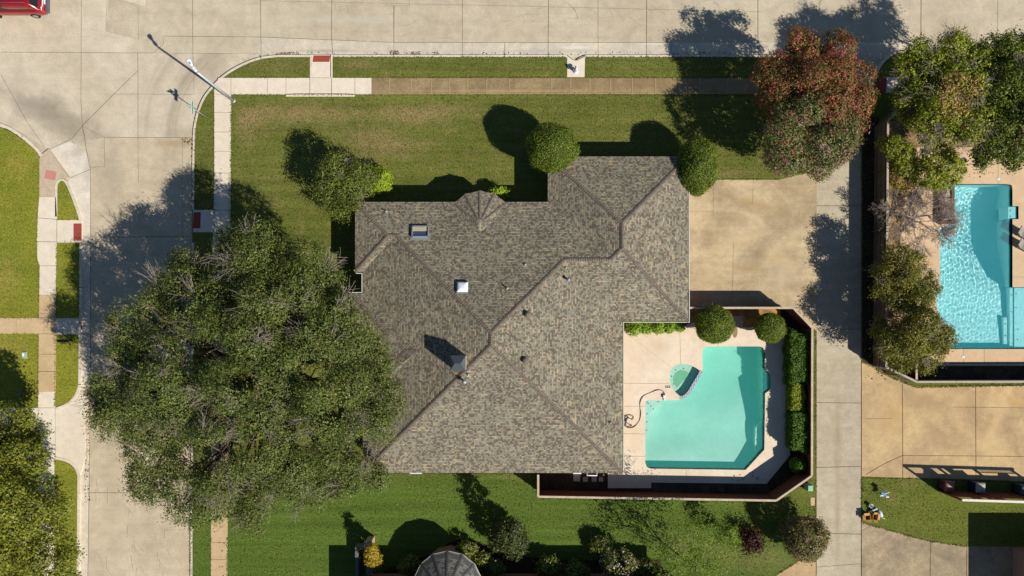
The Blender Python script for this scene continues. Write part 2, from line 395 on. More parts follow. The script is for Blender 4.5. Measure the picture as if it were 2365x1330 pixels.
M['lawn'] = grass_mat('lawn', P(100, 107, 45), P(116, 120, 56), DRY, mow=0.2, mowang=0, lush=(1150, 1330, 1000, 280, P(86, 112, 42)),
    patches=[(700, 262, 170, 34, 0, 0.95), (960, 262, 170, 34, 0, 0.95), (880, 330, 140, 46, 10, 0.8), (590, 270, 60, 40, 0, 0.8), (570, 300, 30, 60, 0, 0.7), (830, 370, 60, 40, 0, 0.6), (830, 150, 60, 14, 0, 0.8), (650, 150, 90, 20, 0, 0.35), (1600, 1270, 140, 60, 10, 0.35), (1760, 1290, 130, 50, 0, 0.4), (1180, 1100, 60, 10, 0, 0.4), (1700, 400, 70, 14, 0, 0.6)])
M['lawn_west'] = grass_mat('lawn_west', P(148, 146, 50), P(118, 128, 44), P(186, 160, 84), mow=0.08, mowang=90,
    patches=[(10, 640, 50, 60, 0, 0.7), (40, 380, 40, 40, 0, 0.5), (20, 800, 60, 40, 0, 0.5)])
M['lawn_east'] = grass_mat('lawn_east', P(98, 110, 40), P(112, 118, 50), P(150, 132, 86), mow=0.06, patches=[(2060, 1150, 30, 30, 0, 0.6), (2090, 1120, 40, 16, 0, 0.5)])
M['plaster'] = concrete('plaster', P(228, 238, 230), P(214, 228, 216), 0.8, 0.35, fine=0.35, blobs=[(1580, 1030, 60, 30, 0, P(196, 214, 200), 0.7), (1530, 1045, 40, 20, 10, P(200, 216, 202), 0.6), (1690, 900, 60, 70, 0, P(212, 226, 214), 0.5)])
M['plaster_blue'] = plain('plaster_blue', P(238, 253, 253, 0.95), 0.7, 0.2, var=0.04, scale=1.2)
M['water_green'] = water_mat('water_green', (0.94, 0.99, 0.97, 1), 0, 2.0, 0.03, 0.17)
M['water_blue'] = water_mat('water_blue', (0.42, 0.88, 0.90, 1), 0, 3.0, 0.25)

# pool outlines (photo pixels at the water's edge)
POOL = smooth([(1490, 935), (1493, 927), (1502, 924)], 3) + [(1567, 924)] + smooth([(1568, 922), (1582, 915), (1594, 902), (1606, 882), (1618, 862), (1623, 852)], 3)[1:] + \
       smooth([(1622, 815), (1624, 805), (1634, 800)], 3) + smooth([(1752, 800), (1762, 803), (1766, 814)], 3) + [(1766, 851)] + smooth([(1768, 854), (1778, 862), (1781, 872), (1781, 894), (1776, 902), (1767, 908)], 2) + \
       [(1765, 1038), (1722, 1085)] + smooth([(1504, 1082), (1494, 1078), (1490, 1068)], 3)
SPA = smooth([(1567, 912), (1552, 895), (1545, 872), (1550, 852), (1564, 842), (1580, 840), (1600, 846), (1616, 856), (1617, 866), (1600, 890), (1585, 908), (1575, 914)], 3, True)
POOL2 = smooth([(2195, 436), (2197, 428), (2205, 425)], 3) + smooth([(2328, 425), (2336, 428), (2338, 438)], 3) + [(2338, 476), (2352, 476), (2352, 506), (2338, 506), (2338, 663), (2480, 663), (2480, 806), (2178, 806), (2158, 664), (2170, 664), (2170, 524), (2195, 520)]

# ------------------------------------------------------------------ the setting
ground('ground', [(-9000, -9000), (11000, -9000), (11000, 11000), (-9000, 11000)], -0.24, -0.5, M['lawn'], holes=[POOL, SPA, POOL2])
JN = lambda *p: (list(p), 0.75)
JT = lambda *p: (list(p), 0.42)
ROAD = [(-4000, -300), (6000, -300), (6000, 140), (2030, 140), (1780, 140), (470, 250), (446, 400), (446, 4000), (185, 4000), (185, 470), (140, 420), (90, 362), (40, 310), (-10, 284), (-4000, 240)]
_r = random.Random(4); SCUFF = []
M['scuff'] = plain('scuff', P(216, 208, 184), 0.95, 0.1)
for i in range(90):
    x0, y0 = _r.uniform(560, 1800), _r.uniform(-20, 88); L_ = _r.uniform(12, 60); a_ = R(_r.choice([_r.uniform(-12, 12), _r.uniform(20, 40)])); k_ = _r.uniform(-.012, .012)
    pl = [(x0 + math.cos(a_ + k_ * t) * t, min(94, y0 + math.sin(a_ + k_ * t) * t)) for t in np.linspace(0, L_, 6)]
    SCUFF.append((strip(pl, _r.uniform(.35, .75)), 6))
for i in range(40):
    x0, y0 = _r.uniform(215, 420), _r.uniform(1080, 1330); L_ = _r.uniform(10, 40); a_ = R(_r.choice([_r.uniform(80, 100), _r.uniform(40, 60)]))
    SCUFF.append((strip([(x0, y0), (x0 + math.cos(a_) * L_, y0 + math.sin(a_) * L_)], _r.uniform(.35, .7)), 6))
ground('road', ROAD, -0.12, -0.3, [M['road'], M['road_cross'], M['road_south'], M['gutter'], M['gutter_white'], M['apron'], M['scuff']], sheets=[
    ([(-400, -300), (248, -300), (248, 0), (242, 70), (318, 88), (318, 120), (600, 121), (600, 128), (560, 148), (500, 186), (462, 236), (446, 300), (446, 316), (240, 316), (110, 345), (40, 300), (-400, 230)], 1),
    ([(239, 316), (446, 316), (446, 4000), (200, 4000), (206, 384), (239, 384)], 2),
    ([(600, 85), (770, 91), (918, 97), (1550, 97), (2400, 96), (2400, 131), (590, 131)], 3),
    ([(188, 520), (206, 520), (206, 900), (200, 1330), (192, 4000), (176, 4000), (184, 900)], 4),
    ([(112, 343), (160, 326), (196, 350), (207, 392), (207, 520), (186, 520), (172, 470), (155, 420), (160, 408)], 5),
    ([(275, -4), (334, -4), (334, 13)], 4),
] + SCUFF, joints=[JN((0, 119), (316, 121), (352, 121)), JT((352, 121), (600, 123)), JN((186, -50), (185, 230), (188, 290), (205, 385)), JN((316, 121), (317, 160), (317, 316)),
    JN((317, 162), (255, 222), (190, 288), (165, 318), (112, 345)), JT((260, 216), (446, 217), (446, 160)), JN((376, 100), (376, 82), (600, 84), (770, 91), (918, 97), (1190, 97), (1550, 97)), JT((352, 121), (376, 100)), JN((443, -50), (444, 120), (445, 160)),
    JN((0, 172), (60, 280), (100, 338)), JN((239, 316), (446, 317)), JT((239, 316), (240, 384), (208, 386)), JT((317, 316), (318, 420)), JN((207, 384), (207, 900), (201, 1330), (190, 2600)),
    JN((160, 410), (207, 390)), JN((112, 345), (158, 409)), JN((192, 547), (420, 546), (436, 546)), JT((188, 664), (206, 664)), JN((200, 1139), (440, 1139)), JT((180, 745), (206, 745)), JT((184, 888), (204, 888)),
    JN((600, -50), (602, 130)), JN((766, -50), (765, 88), (768, 126)), JT((909, 97), (909, 12), (945, 12), (945, -40)), JT((899, 12), (910, 12)), JT((910, 12), (909, 130)), JT((1068, -50), (1068, 128)), JN((1166, 98), (1166, 128)), JN((1268, -50), (1266, 128)), JN((1495, -50), (1494, 97), (1494, 126)), JT((1382, 97), (1382, 128)), JT((1552, 97), (1552, 128)), JN((1752, -50), (1752, 128)), JN((2130, -50), (2129, 100)), JT((2307, -50), (2306, 100)),
    JT((248, -50), (242, 70), (318, 89)), JT((317, 12), (318, 88)), JT((420, 560), (420, 316)), JT((188, 290), (239, 316)), JT((188, 290), (197, 326)), JT((1382, -50), (1382, 97)), JT((600, 0), (1180, 12), (1760, 26))])

# main block: lawn with kerb, pavement, ramps
NK = smooth([(444, 420), (445, 330), (447, 292), (455, 256), (470, 222), (492, 195), (520, 169), (560, 146), (600, 132), (640, 127)], 5)
LAWN = [(436, 4000), (440, 1200), (444, 560)] + NK[1:] + [(716, 127), (768, 127), (1308, 127), (1318, 131), (1330, 139), (1342, 132), (1350, 127), (1800, 127), (1850, 132), (1870, 150), (1885, 190), (1885, 4000)]
ground('lawn', LAWN, 0.0, -0.3, M['lawn'], holes=[POOL, SPA])
ground('kerb', strip([(439, 3000), (442, 1200), (446, 560)] , 5), 0.012, -0.2, M['kerb'])
ground('kerb', strip([(446, 485), (447, 420)] + [(a + 2.4, b + 2.0) for a, b in NK[1:]] + [(716, 129)], 5), 0.012, -0.2, M['kerb'], joints=[([(452, 258), (460, 262)], 1.4), ([(493, 192), (499, 200)], 1.4), ([(602, 128), (602, 136)], 1.4)])
ground('kerb', strip([(768, 129), (1305, 129), (1318, 133), (1330, 141), (1342, 134), (1354, 129), (1800, 129), (1848, 134), (1868, 152), (1883, 192)], 5), 0.012, -0.2, M['kerb'], joints=[([(a, 126), (a, 132)], 1.4) for a in (909, 1068, 1166, 1266, 1382, 1494, 1552, 1752)])
NWALK = [(505, 180), (858, 180), (858, 218), (820, 218), (820, 223), (661, 223), (661, 218), (534, 218), (533, 400), (532, 600), (530, 640), (490, 640), (495, 400), (495, 203)]
ground('pavement', NWALK, 0.02, -0.1, M['walk_new'], joints=[JN((716, 180), (716, 223)), JN((766, 180), (766, 223)), JT((716, 180), (766, 180)), ([(661, 218), (690, 217), (790, 217), (820, 218)], 1.8), JT((618, 180), (618, 218)), JT((534, 180), (534, 218)), JT((661, 180), (661, 218)), JT((820, 180), (820, 218)), JT((496, 218), (534, 218)), JT((495, 260), (533, 260)), JT((495, 305), (533, 305)), JT((495, 350), (533, 350)), JT((495, 400), (533, 400)), JN((495, 485), (534, 485)), JN((493, 536), (534, 536)), JN((495, 485), (495, 536)), JT((529, 400), (529, 600)), JT((500, 440), (530, 440)), JT((492, 590), (532, 590))])
wj = [900, 950, 996, 1038, 1080, 1124, 1176, 1226, 1274, 1318, 1362, 1410, 1460, 1514, 1566, 1616, 1680, 1740]
ground('pavement', [(858, 180.5), (1860, 180.5), (1860, 217), (858, 218)], 0.018, -0.1, [M['walk_old']], joints=[([(a, 181), (a, 217)], 2.6) for a in wj] + [([(858, 217), (1860, 216)], 2.2)], jmat=M['joint_pale'])
ground('pavement', [(490, 640), (530, 640), (525, 1330), (523, 3000), (485, 3000), (487, 1330)], 0.015, -0.1, M['walk_tan'], joints=[JT((488, a), (526, a)) for a in (700, 780, 850, 930, 1010, 1080, 1150, 1253, 1292)])
ground('ramp', [(716, 126), (768, 126), (768, 180), (716, 180)], 0.014, -0.25, [M['walk_new'], M['pad_red'], M['kerb']], sheets=[([(724, 128), (763, 128), (761, 143), (722, 143)], 1), ([(716, 126), (722, 126), (720, 178), (716, 178)], 2)], joints=[([(764, 126), (764, 178)], 1.6)])
ground('ramp', [(446, 485), (495, 485), (495, 536), (446, 536)], 0.014, -0.25, [M['walk_new'], M['pad_red']], sheets=[([(447, 490), (464, 490), (463, 527), (446, 527)], 1)])
ground('hydrant_pad', [(1310, 131), (1318, 134), (1330, 143), (1342, 136), (1351, 131), (1350, 178), (1310, 178)], 0.016, -0.1, M['walk_new'], joints=[(smooth([(1310, 128), (1322, 137), (1331, 139), (1340, 135), (1352, 129)], 4), 1.5)])['kind'] = 'structure'

# west block
WL = smooth([(-300, 225), (-120, 262), (0, 294), (40, 314), (66, 334), (84, 352), (91, 366)], 4) + [(91, 734), (-3000, 734), (-3000, 225)]
ground('lawn', WL, 0.0, -0.3, M['lawn_west'])
ground('kerb', strip(smooth([(-300, 219), (-120, 256), (0, 288), (40, 308), (68, 329), (87, 348), (95, 360)], 4), 7), 0.012, -0.2, M['kerb'])
ground('lawn', [(-3000, 771), (89, 771), (87, 941), (-3000, 941)], 0.0, -0.3, M['lawn_west'])
ground('lawn', [(-3000, 1060), (88, 1060), (86, 3000), (-3000, 3000)], 0.0, -0.3, M['lawn_west'])
V1 = smooth([(132, 508), (132, 440), (134, 424), (142, 418), (150, 424), (163, 455), (176, 490), (180, 508)], 3)
ground('lawn', V1, 0.004, -0.3, M['lawn_west'])
ground('kerb', strip(smooth([(130, 500), (130, 440), (132, 423), (142, 415), (153, 422), (167, 453), (180, 490), (186, 510)], 4), 5), 0.016, -0.2, M['kerb'])
ground('lawn', [(130, 560), (183, 560), (183, 735), (129, 735)], 0.004, -0.3, M['lawn_west'])
V3 = [(128, 772), (182, 772), (181, 880)] + smooth([(180, 892), (172, 910), (156, 928), (128, 940)], 3)
ground('lawn', V3, 0.004, -0.3, M['lawn_west'])
V4 = [(126, 1061)] + smooth([(134, 1062), (156, 1070), (172, 1084), (178, 1100)], 3) + [(176, 1330), (172, 3000), (120, 3000)]
ground('lawn', V4, 0.004, -0.3, M['lawn_west'])
ground('kerb', strip([(186, 560), (186, 735), (185, 772), (184, 880)] + smooth([(183, 893), (175, 913), (158, 932), (130, 944)], 3), 6), 0.012, -0.2, M['kerb'], joints=[([(183, 745), (190, 745)], 1.3), ([(181, 888), (188, 888)], 1.5), ([(183, 664), (190, 664)], 1.3)])
ground('kerb', strip([(128, 1058)] + smooth([(136, 1059), (160, 1067), (176, 1082), (182, 1100)], 3) + [(180, 1330), (175, 3000)], 6), 0.012, -0.2, M['kerb'])
ground('pavement', [(91, 366), (97, 356), (112, 343), (158, 409), (152, 414), (141, 411), (130, 424), (129, 455), (91, 455)], 0.0, -0.2, [M['walk_rose'], M['pad_rose']], sheets=[([(107, 392), (131, 397), (127, 417), (102, 411)], 1)])
ground('pavement', [(91, 455), (129, 455), (132, 508), (131, 560), (129, 680), (91, 680), (92, 612), (87, 600), (85, 560), (87, 505)], 0.016, -0.2, [M['walk_new']], joints=[JN((87, 503), (132, 507)), JN((85, 558), (132, 559)), JN((132, 507), (132, 559)), JT((91, 614), (130, 614))])
ground('ramp', [(132, 508), (188, 508), (188, 560), (132, 560)], 0.012, -0.25, [M['walk_new'], M['pad_red']], sheets=[([(170, 516), (189, 516), (189, 556), (170, 556)], 1)])
ground('pavement', [(91, 680), (129, 680), (129, 905), (88, 905)], 0.016, -0.2, [M['walk_tan']], joints=[JT((90, 734), (130, 734)), JT((90, 771), (130, 771)), JT((90, 818), (130, 818)), JN((90, 858), (130, 858))])
ground('path', [(-3000, 734), (91, 734), (90, 771), (-3000, 771)], 0.012, -0.2, M['walk_tan'], joints=[JT((38, 734), (38, 771))])
ground('path', [(129, 735), (183, 735), (182, 772), (129, 772)], 0.013, -0.2, M['walk_new'])
ground('driveway', [(-3000, 942), (87, 942), (88, 905), (128, 905), (128, 943), (158, 935), (176, 915), (184, 895), (190, 895), (196, 930), (196, 1060), (184, 1098), (178, 1082), (160, 1065), (126, 1058), (124, 1330), (120, 3000), (86, 3000), (88, 1330), (88, 1058), (-3000, 1058)], -0.015, -0.25, [M['walk_new'], M['walk_rose']], joints=[JT((88, 942), (128, 942)), JT((128, 942), (128, 1060)), JT((88, 942), (88, 1060)), JT((88, 1000), (128, 1000)), JT((88, 1120), (125, 1120)), JT((87, 1200), (124, 1200))])

# driveway, alley, land to the east
ground('driveway', [(1560, 415), (1800, 415), (1840, 405), (1886, 395), (1886, 764), (1870, 752), (1834, 714), (1560, 714)], 0.012, -0.2, M['drive'], joints=[JT((1648, 415), (1647, 500)), JT((1694, 560), (1692, 680)), JT((1592, 488), (1650, 488)), JT((1740, 415), (1738, 470))], jmat=M['joint_soft'])
ALLEY = [(1885, 3000), (1885, 200), (1870, 160), (1850, 140), (1800, 131), (2050, 131), (2035, 150), (2020, 180), (1990, 260), (1990, 3000)]
ground('alley', ALLEY, -0.03, -0.3, M['alley'], joints=[JN((1885, 475), (1990, 475)), JN((1885, 760), (1990, 760)), JN((1885, 930), (1990, 931)), JN((1885, 1080), (1990, 1077)), JN((1905, 1232), (1990, 1234)), JT((1885, 1310), (1990, 1302)), JN((1886, 400), (1886, 1330)), JN((1990, 400), (1990, 1330)), JT((1885, 600), (1990, 600))])
ground('driveway', [(1884, 1272), (1884, 3000), (1600, 3000), (1700, 1400), (1792, 1330), (1850, 1292)], 0.012, -0.2, M['drive_tan'])
EASTLAND = [(1990, 3000), (1990, 262), (2018, 190), (2034, 152), (2060, 126), (2090, 118), (6000, 116), (6000, 3000)]
ground('lawn', EASTLAND, 0.0, -0.3, M['lawn_east'], holes=[POOL2])
ground('kerb', strip(smooth([(2008, 215), (2016, 190), (2026, 164), (2040, 142), (2062, 124), (2090, 119), (2130, 118)], 4) + [(3000, 118)], 6), 0.012, -0.2, M['kerb'])
ground('pavement', [(2040, 178), (2100, 176), (6000, 176), (6000, 214), (2045, 214)], 0.012, -0.2, [M['walk_new'], M['pad_red']], sheets=[([(2028, 179), (2048, 179), (2046, 213), (2026, 213)], 1)])
ground('verge', [(1992, 270), (2030, 270), (2030, 850), (1992, 835)], 0.006, -0.2, M['soil'])['kind'] = 'structure'
ground('pool_deck', [(2118, 340), (2900, 340), (2900, 838), (2118, 838)], 0.02, -0.2, M['deck_neighbour'], holes=[POOL2], joints=[JT((2305, 340), (2305, 425)), JT((2225, 806), (2225, 838)), JT((2273, 806), (2273, 838)), JT((2338, 640), (2400, 640))], jmat=M['joint_soft'])
ground('planting_bed', [(2040, 280), (2118, 280), (2400, 280), (2400, 340), (2118, 340), (2118, 640), (2160, 640), (2160, 800), (2118, 838), (2118, 876), (2030, 846)], 0.012, -0.2, [M['dry_bed'], M['deck_neighbour']], sheets=[([(2092, 430), (2118, 430), (2118, 640), (2160, 640), (2160, 664), (2072, 664), (2082, 520)], 1)])['kind'] = 'structure'
ground('planting_bed', [(2118, 846), (2900, 846), (2900, 878), (2118, 878)], 0.016, -0.2, M['bed_gravel'])
ground('bed_edging', strip([(2118, 842), (2900, 842)], 4), 0.06, -0.1, M['kerb'])['kind'] = 'structure'
ground('driveway', [(1990, 838), (2018, 848), (2064, 872), (2116, 892), (2900, 888), (2900, 1118), (2365, 1112), (2280, 1108), (2084, 1103), (1990, 1100)], 0.01, -0.2, M['drive_tan'], joints=[JN((2084, 888), (2085, 1052), (2085, 1103)), JN((2253, 886), (2254, 1110)), JN((2000, 1096), (2040, 1072), (2084, 1052)), JN((2084, 1052), (2250, 1053), (2500, 1056)), JT((2000, 967), (2060, 967)), JT((2200, 940), (2365, 942))], jmat=M['joint_tan'])
ground('driveway', [(1990, 1205), (2010, 1212), (2060, 1226), (2110, 1240), (2150, 1250), (2236, 1262), (2900, 1263), (2900, 3000), (1990, 3000)], 0.01, -0.2, M['drive_grey'], joints=[JN((2150, 1250), (2148, 1330)), JN((2233, 1262), (2232, 1330)), JT((1990, 1226), (2012, 1213))], jmat=M['joint_tan'])

# pool courtyard
COURT = [(1440, 744), (1592, 744), (1592, 712), (1828, 712), (1870, 757), (1870, 1098), (1790, 1150), (1246, 1144), (1246, 1080), (1440, 1080)]
ground('planting_bed', COURT, 0.01, -0.2, [M['soil'], M['mulch'], M['bed_gravel']], holes=[POOL, SPA], sheets=[([(1595, 714), (1802, 714), (1802, 757), (1735, 757), (1595, 757)], 1), ([(1506, 1112), (1770, 1117), (1786, 1146), (1506, 1140)], 2)])
DECK = [(1440, 762), (1572, 760), (1588, 748), (1604, 744), (1606, 757), (1735, 756), (1770, 758), (1800, 752), (1826, 756), (1824, 1052), (1770, 1117), (1504, 1114), (1504, 1127), (1404, 1127), (1404, 1080), (1440, 1080)]
ground('pool_deck', DECK, 0.03, -0.2, M['deck'], holes=[POOL, SPA], joints=[JT((1440, 938), (1490, 938)), JT((1440, 1001), (1490, 1002)), JT((1440, 1053), (1490, 1054)), JT((1504, 1083), (1504, 1112)), JT((1585, 1085), (1585, 1114)), JT((1658, 790), (1658, 800)), JT((1440, 885), (1545, 886)), JT((1440, 765), (1555, 852)), JT((1570, 762), (1572, 842))], jmat=M['joint_pale'])
ground('slab', [(1693, 730), (1716, 730), (1716, 756), (1693, 756)], 0.034, -0.1, M['walk_rose'])['kind'] = 'structure'

# ------------------------------------------------------------------ the two swimming pools
def basin(name, outline, depthf, mat, parent, zt, step=6):
    """walls and a floor that follows depthf(px, py); the floor is cut along a grid of the outline's box"""
    dn = []
    for i, p in enumerate(outline):
        q = outline[(i + 1) % len(outline)]; k = max(1, int(math.hypot(q[0] - p[0], q[1] - p[1]) / 6))
        dn += [(p[0] + (q[0] - p[0]) * j / k, p[1] + (q[1] - p[1]) * j / k) for j in range(k)]
    outline = dn
    b = MB(); o = px(outline); n = len(o)
    zb = [-depthf(*p) for p in outline]
    vs = [(p[0], p[1], zt) for p in o] + [(p[0], p[1], z) for p, z in zip(o, zb)]
    b.add(vs, [(i, (i + 1) % n, n + (i + 1) % n, n + i) for i in range(n)])
    bm = bmesh.new()
    f = [bm.verts.new((p[0], p[1], 0)) for p in outline]
    tl = tessellate_polygon([[Vector((p[0], p[1], 0)) for p in outline]])
    for t in tl:
        try: bm.faces.new([f[i] for i in t])
        except ValueError: pass
    xs = [p[0] for p in outline]; ys = [p[1] for p in outline]
    for x in np.arange(min(xs) + step, max(xs), step):
        bmesh.ops.bisect_plane(bm, geom=bm.verts[:] + bm.edges[:] + bm.faces[:], plane_co=(x, 0, 0), plane_no=(1, 0, 0))
    for y in np.arange(min(ys) + step, max(ys), step):
        bmesh.ops.bisect_plane(bm, geom=bm.verts[:] + bm.edges[:] + bm.faces[:], plane_co=(0, y, 0), plane_no=(0, 1, 0))
    bm.verts.index_update()
    vs = [tuple(W(v.co.x, v.co.y)[:2]) + (-depthf(v.co.x, v.co.y),) for v in bm.verts]
    b.add(vs, [[v.index for v in fc.verts] for fc in bm.faces], 0, True); bm.free()
    return b.build(name, mat, parent, fixn=True)
def sst(a, b, x):
    t = max(0.0, min(1.0, (x - a) / (b - a))); return t * t * (3 - 2 * t)
def depth1(x, y):
    d = 0.66 + 0.38 * sst(1080, 985, y) + 0.56 * sst(990, 850, y)
    if x > 1766: d = 0.55
    return d
def depth2(x, y):
    return 0.80 + 0.25 * sst(800, 690, y) + 1.25 * sst(690, 540, y) * (0.35 + 0.65 * sst(2170, 2260, x)) * (1 - 0.3 * sst(470, 425, y))
pool = empty('swimming_pool', W(1640, 950), 'green-watered swimming pool with a corner spa inside the fenced courtyard beside the house', 'swimming pool')
basin('basin', POOL, depth1, M['plaster'], pool, 0.028)
_wm = M['water_green']; _vo = _wm.node_tree.nodes.new('ShaderNodeVolumeAbsorption'); _vo.inputs['Color'].default_value = (0.10, 0.88, 0.74, 1); _vo.inputs['Density'].default_value = 0.20
_wm.node_tree.links.new(_vo.outputs[0], [n_ for n_ in _wm.node_tree.nodes if n_.type == 'OUTPUT_MATERIAL'][0].inputs['Volume'])
wb = MB(); wb.prism(px(inset(POOL, 0.3)), -2.6, -0.10, bottom=True); wb.build('water', _wm, pool, fixn=True)['kind'] = 'structure'
M['dot'] = plain('dot', P(20, 26, 40), 0.5)
def shelf(poly, z, mat, parent, name='step', dots=()):
    b = MB(); b.prism(px(poly), -1.6, z, 0)
    for (x, y) in dots:
        c = W(x, y); b.lathe((c.x, c.y, z), [(0.05, 0.0), (0.05, 0.006)], 8, 1)
    return b.build(name, [mat, M['dot']], parent)
shelf([(1766.5, 852), (1780, 868), (1780, 896), (1766.5, 907)], -0.42, M['plaster'], pool, 'seat', [(1768, 866), (1769, 880), (1768, 897)])
shelf([(1765, 978), (1750, 990), (1748, 1026), (1750, 1052), (1765, 1037)], -0.42, M['plaster'], pool, 'seat', [(1757, 981), (1753, 1000), (1752, 1018), (1752, 1037)])
shelf([(1490.5, 936), (1502, 925), (1530, 925), (1526, 934), (1512, 946), (1502, 960), (1500, 1010), (1490.5, 1012)], -0.34, M['plaster'], pool, 'step', [(1499, 933), (1522, 929), (1505, 939), (1511, 946), (1497, 957), (1496, 976), (1495, 995)])
shelf([(1502, 960), (1512, 946), (1526, 934), (1535, 940), (1520, 955), (1512, 968)], -0.6, M['plaster'], pool, 'step')
b = MB(); c = W(1678, 876); b.lathe((c.x, c.y, -2.25), [(0.3, 0.0), (0.3, 0.09), (0.1, 0.1)], 16); b.build('drain', plain('drain', P(150, 180, 150)), pool)
M['tile_blue'] = NB('tile_blue')
_b = M['tile_blue']; _t = _b.n('TexBrick', {'Vector': _b.co(), 'Color1': P(52, 64, 130), 'Color2': P(30, 38, 88), 'Mortar': P(225, 225, 228), 'Scale': 1.0, 'Mortar Size': 0.02, 'Brick Width': 0.13, 'Row Height': 0.1}, offset=0.0)
_b.bsdf(_t.outputs['Color'], 0.3, 0.5); M['tile_blue'] = _b.m
spa = basin('spa', SPA, lambda x, y: 0.42, M['plaster'], pool, 0.028)
b = MB(); c0 = W(1571, 898)
SPAIN = [(1566, 897), (1597, 864), (1588, 858), (1576, 856), (1566, 860), (1559, 870), (1558, 882)]
b.prism(px(SPAIN), -0.425, -0.405, 0); 
for (x, y) in [(1563, 855), (1582, 852), (1554, 870), (1558, 888), (1598, 865), (1588, 883), (1574, 900)]:
    c = W(x, y); b.lathe((c.x, c.y, -0.42), [(0.045, 0), (0.045, 0.008)], 8, 1)
b.build('spa_well', [plain('spa_well', P(150, 196, 160)), M['dot']], pool)
wb = MB(); wb.sheet(px(SPA), -0.02); wb.build('spa_water', water_mat('water_spa', (0.78, 0.94, 0.88, 1), 0, 4, 0.03, 0.05), pool)['kind'] = 'structure'
b = MB(); b.prism(px(strip(smooth([(1569, 918), (1578, 917), (1590, 907), (1602, 888), (1614, 868), (1620, 856)], 4), 7)), -0.3, 0.034); b.build('tile_band', M['tile_blue'], pool)

pool2 = empty('swimming_pool', W(2260, 620), "bright blue swimming pool in the neighbour's yard across the alley", 'swimming pool')
basin('basin', POOL2, depth2, M['plaster_blue'], pool2, 0.018)
shelf([(2339, 664), (2347, 664), (2347, 805), (2339, 805)], -0.42, M['plaster_blue'], pool2, 'step', [(2343, 680), (2343, 720)])
shelf([(2348, 664), (2480, 664), (2480, 805), (2348, 805)], -0.30, M['plaster_blue'], pool2, 'step', [(2352, 678), (2352, 710), (2356, 760), (2356, 785)])
shelf([(2326, 733), (2334, 733), (2334, 795), (2326, 795)], -0.5, M['plaster_blue'], pool2, 'step', [(2330, 747), (2330, 775)])
shelf([(2331, 477), (2351, 477), (2351, 505), (2331, 505)], -0.13, M['plaster_blue'], pool2, 'ledge', [(2336, 485), (2336, 499)])
def wave_sheet(outline, z, cell, rng, lam=(0.20, 0.62), amp=0.0024, nw=46):
    o = np.array(px(outline)); x0, y0 = o.min(0) - .02; x1, y1 = o.max(0) + .02
    nx, ny = int((x1 - x0) / cell), int((y1 - y0) / cell)
    X, Y = np.meshgrid(np.linspace(x0, x1, nx), np.linspace(y0, y1, ny)); Z = np.zeros_like(X)
    for i in range(nw):
        l = math.exp(rng.uniform(math.log(lam[0]), math.log(lam[1]))); a = rng.uniform(0, 2 * math.pi); k = 2 * math.pi / l
        Z += amp * math.sqrt(2.0 / nw) * (l / .4) * np.sin(k * (X * math.cos(a) + Y * math.sin(a)) + rng.uniform(0, 6.28))
    cxs, cys = (X[:-1, :-1] + X[1:, 1:]) / 2, (Y[:-1, :-1] + Y[1:, 1:]) / 2
    ins = np.zeros(cxs.shape, bool); n = len(o)
    for i in range(n):
        ax, ay = o[i]; bx, by = o[(i + 1) % n]
        c_ = ((ay > cys) != (by > cys)); 
        with np.errstate(divide='ignore', invalid='ignore'): xi = (bx - ax) * (cys - ay) / (by - ay) + ax
        ins ^= c_ & (cxs < xi)
    g = ins.copy(); g[1:] |= ins[:-1]; g[:-1] |= ins[1:]; g[:, 1:] |= ins[:, :-1]; g[:, :-1] |= ins[:, 1:]
    idx = np.arange(nx * ny).reshape(ny, nx)
    f = np.stack([idx[:-1, :-1][g], idx[:-1, 1:][g], idx[1:, 1:][g], idx[1:, :-1][g]], 1)
    used = np.unique(f); mp = np.full(nx * ny, -1); mp[used] = np.arange(len(used)); f = mp[f]
    v = np.stack([X.ravel()[used], Y.ravel()[used], (z + Z).ravel()[used]], 1)
    me = bpy.data.meshes.new('water'); me.from_pydata(v.tolist(), [], f.tolist()); me.polygons.foreach_set('use_smooth', np.ones(len(f), bool)); me.update()
    return me
_b = NB('water_waves')
_rf = _b.n('BsdfRefraction', {'Color': (0.80, 1.0, 1.0, 1), 'Roughness': 0.0, 'IOR': 1.33})
_gl = _b.n('BsdfGlossy', {'Color': (1, 1, 1, 1), 'Roughness': 0.02})
_g = _b.n('NewGeometry'); _cs = _b.math('ABSOLUTE', _b.n('VectorMath', {0: _g.outputs['Normal'], 1: _g.outputs['Incoming']}, operation='DOT_PRODUCT').outputs['Value'])
_fr = _b.math('ADD', 0.02, _b.math('MULTIPLY', 0.98, _b.math('POWER', _b.math('SUBTRACT', 1.0, _cs), 5.0)))
_td = _b.n('BsdfDiffuse', {'Color': (0.03, 0.82, 0.88, 1)}); _tm = _b.n('MixShader', {0: 0.15, 1: _rf.outputs[0], 2: _td.outputs[0]})
_mx = _b.n('MixShader', {0: _fr, 1: _tm.outputs[0], 2: _gl.outputs[0]}); _b.t.links.new(_mx.outputs[0], _b.out.inputs[0]); M['water_waves'] = _b.m
wme = wave_sheet(POOL2, -0.10, 0.045, np.random.default_rng(77)); wme.materials.append(M['water_waves'])
wo = bpy.data.objects.new('water', wme); col.objects.link(wo); attach(wo, pool2); wo['kind'] = 'structure'
wo.cycles.is_caustics_caster = True; sl.cycles.is_caustics_light = True
for o_ in pool2.children:
    if o_ is not wo: o_.cycles.is_caustics_receiver = True

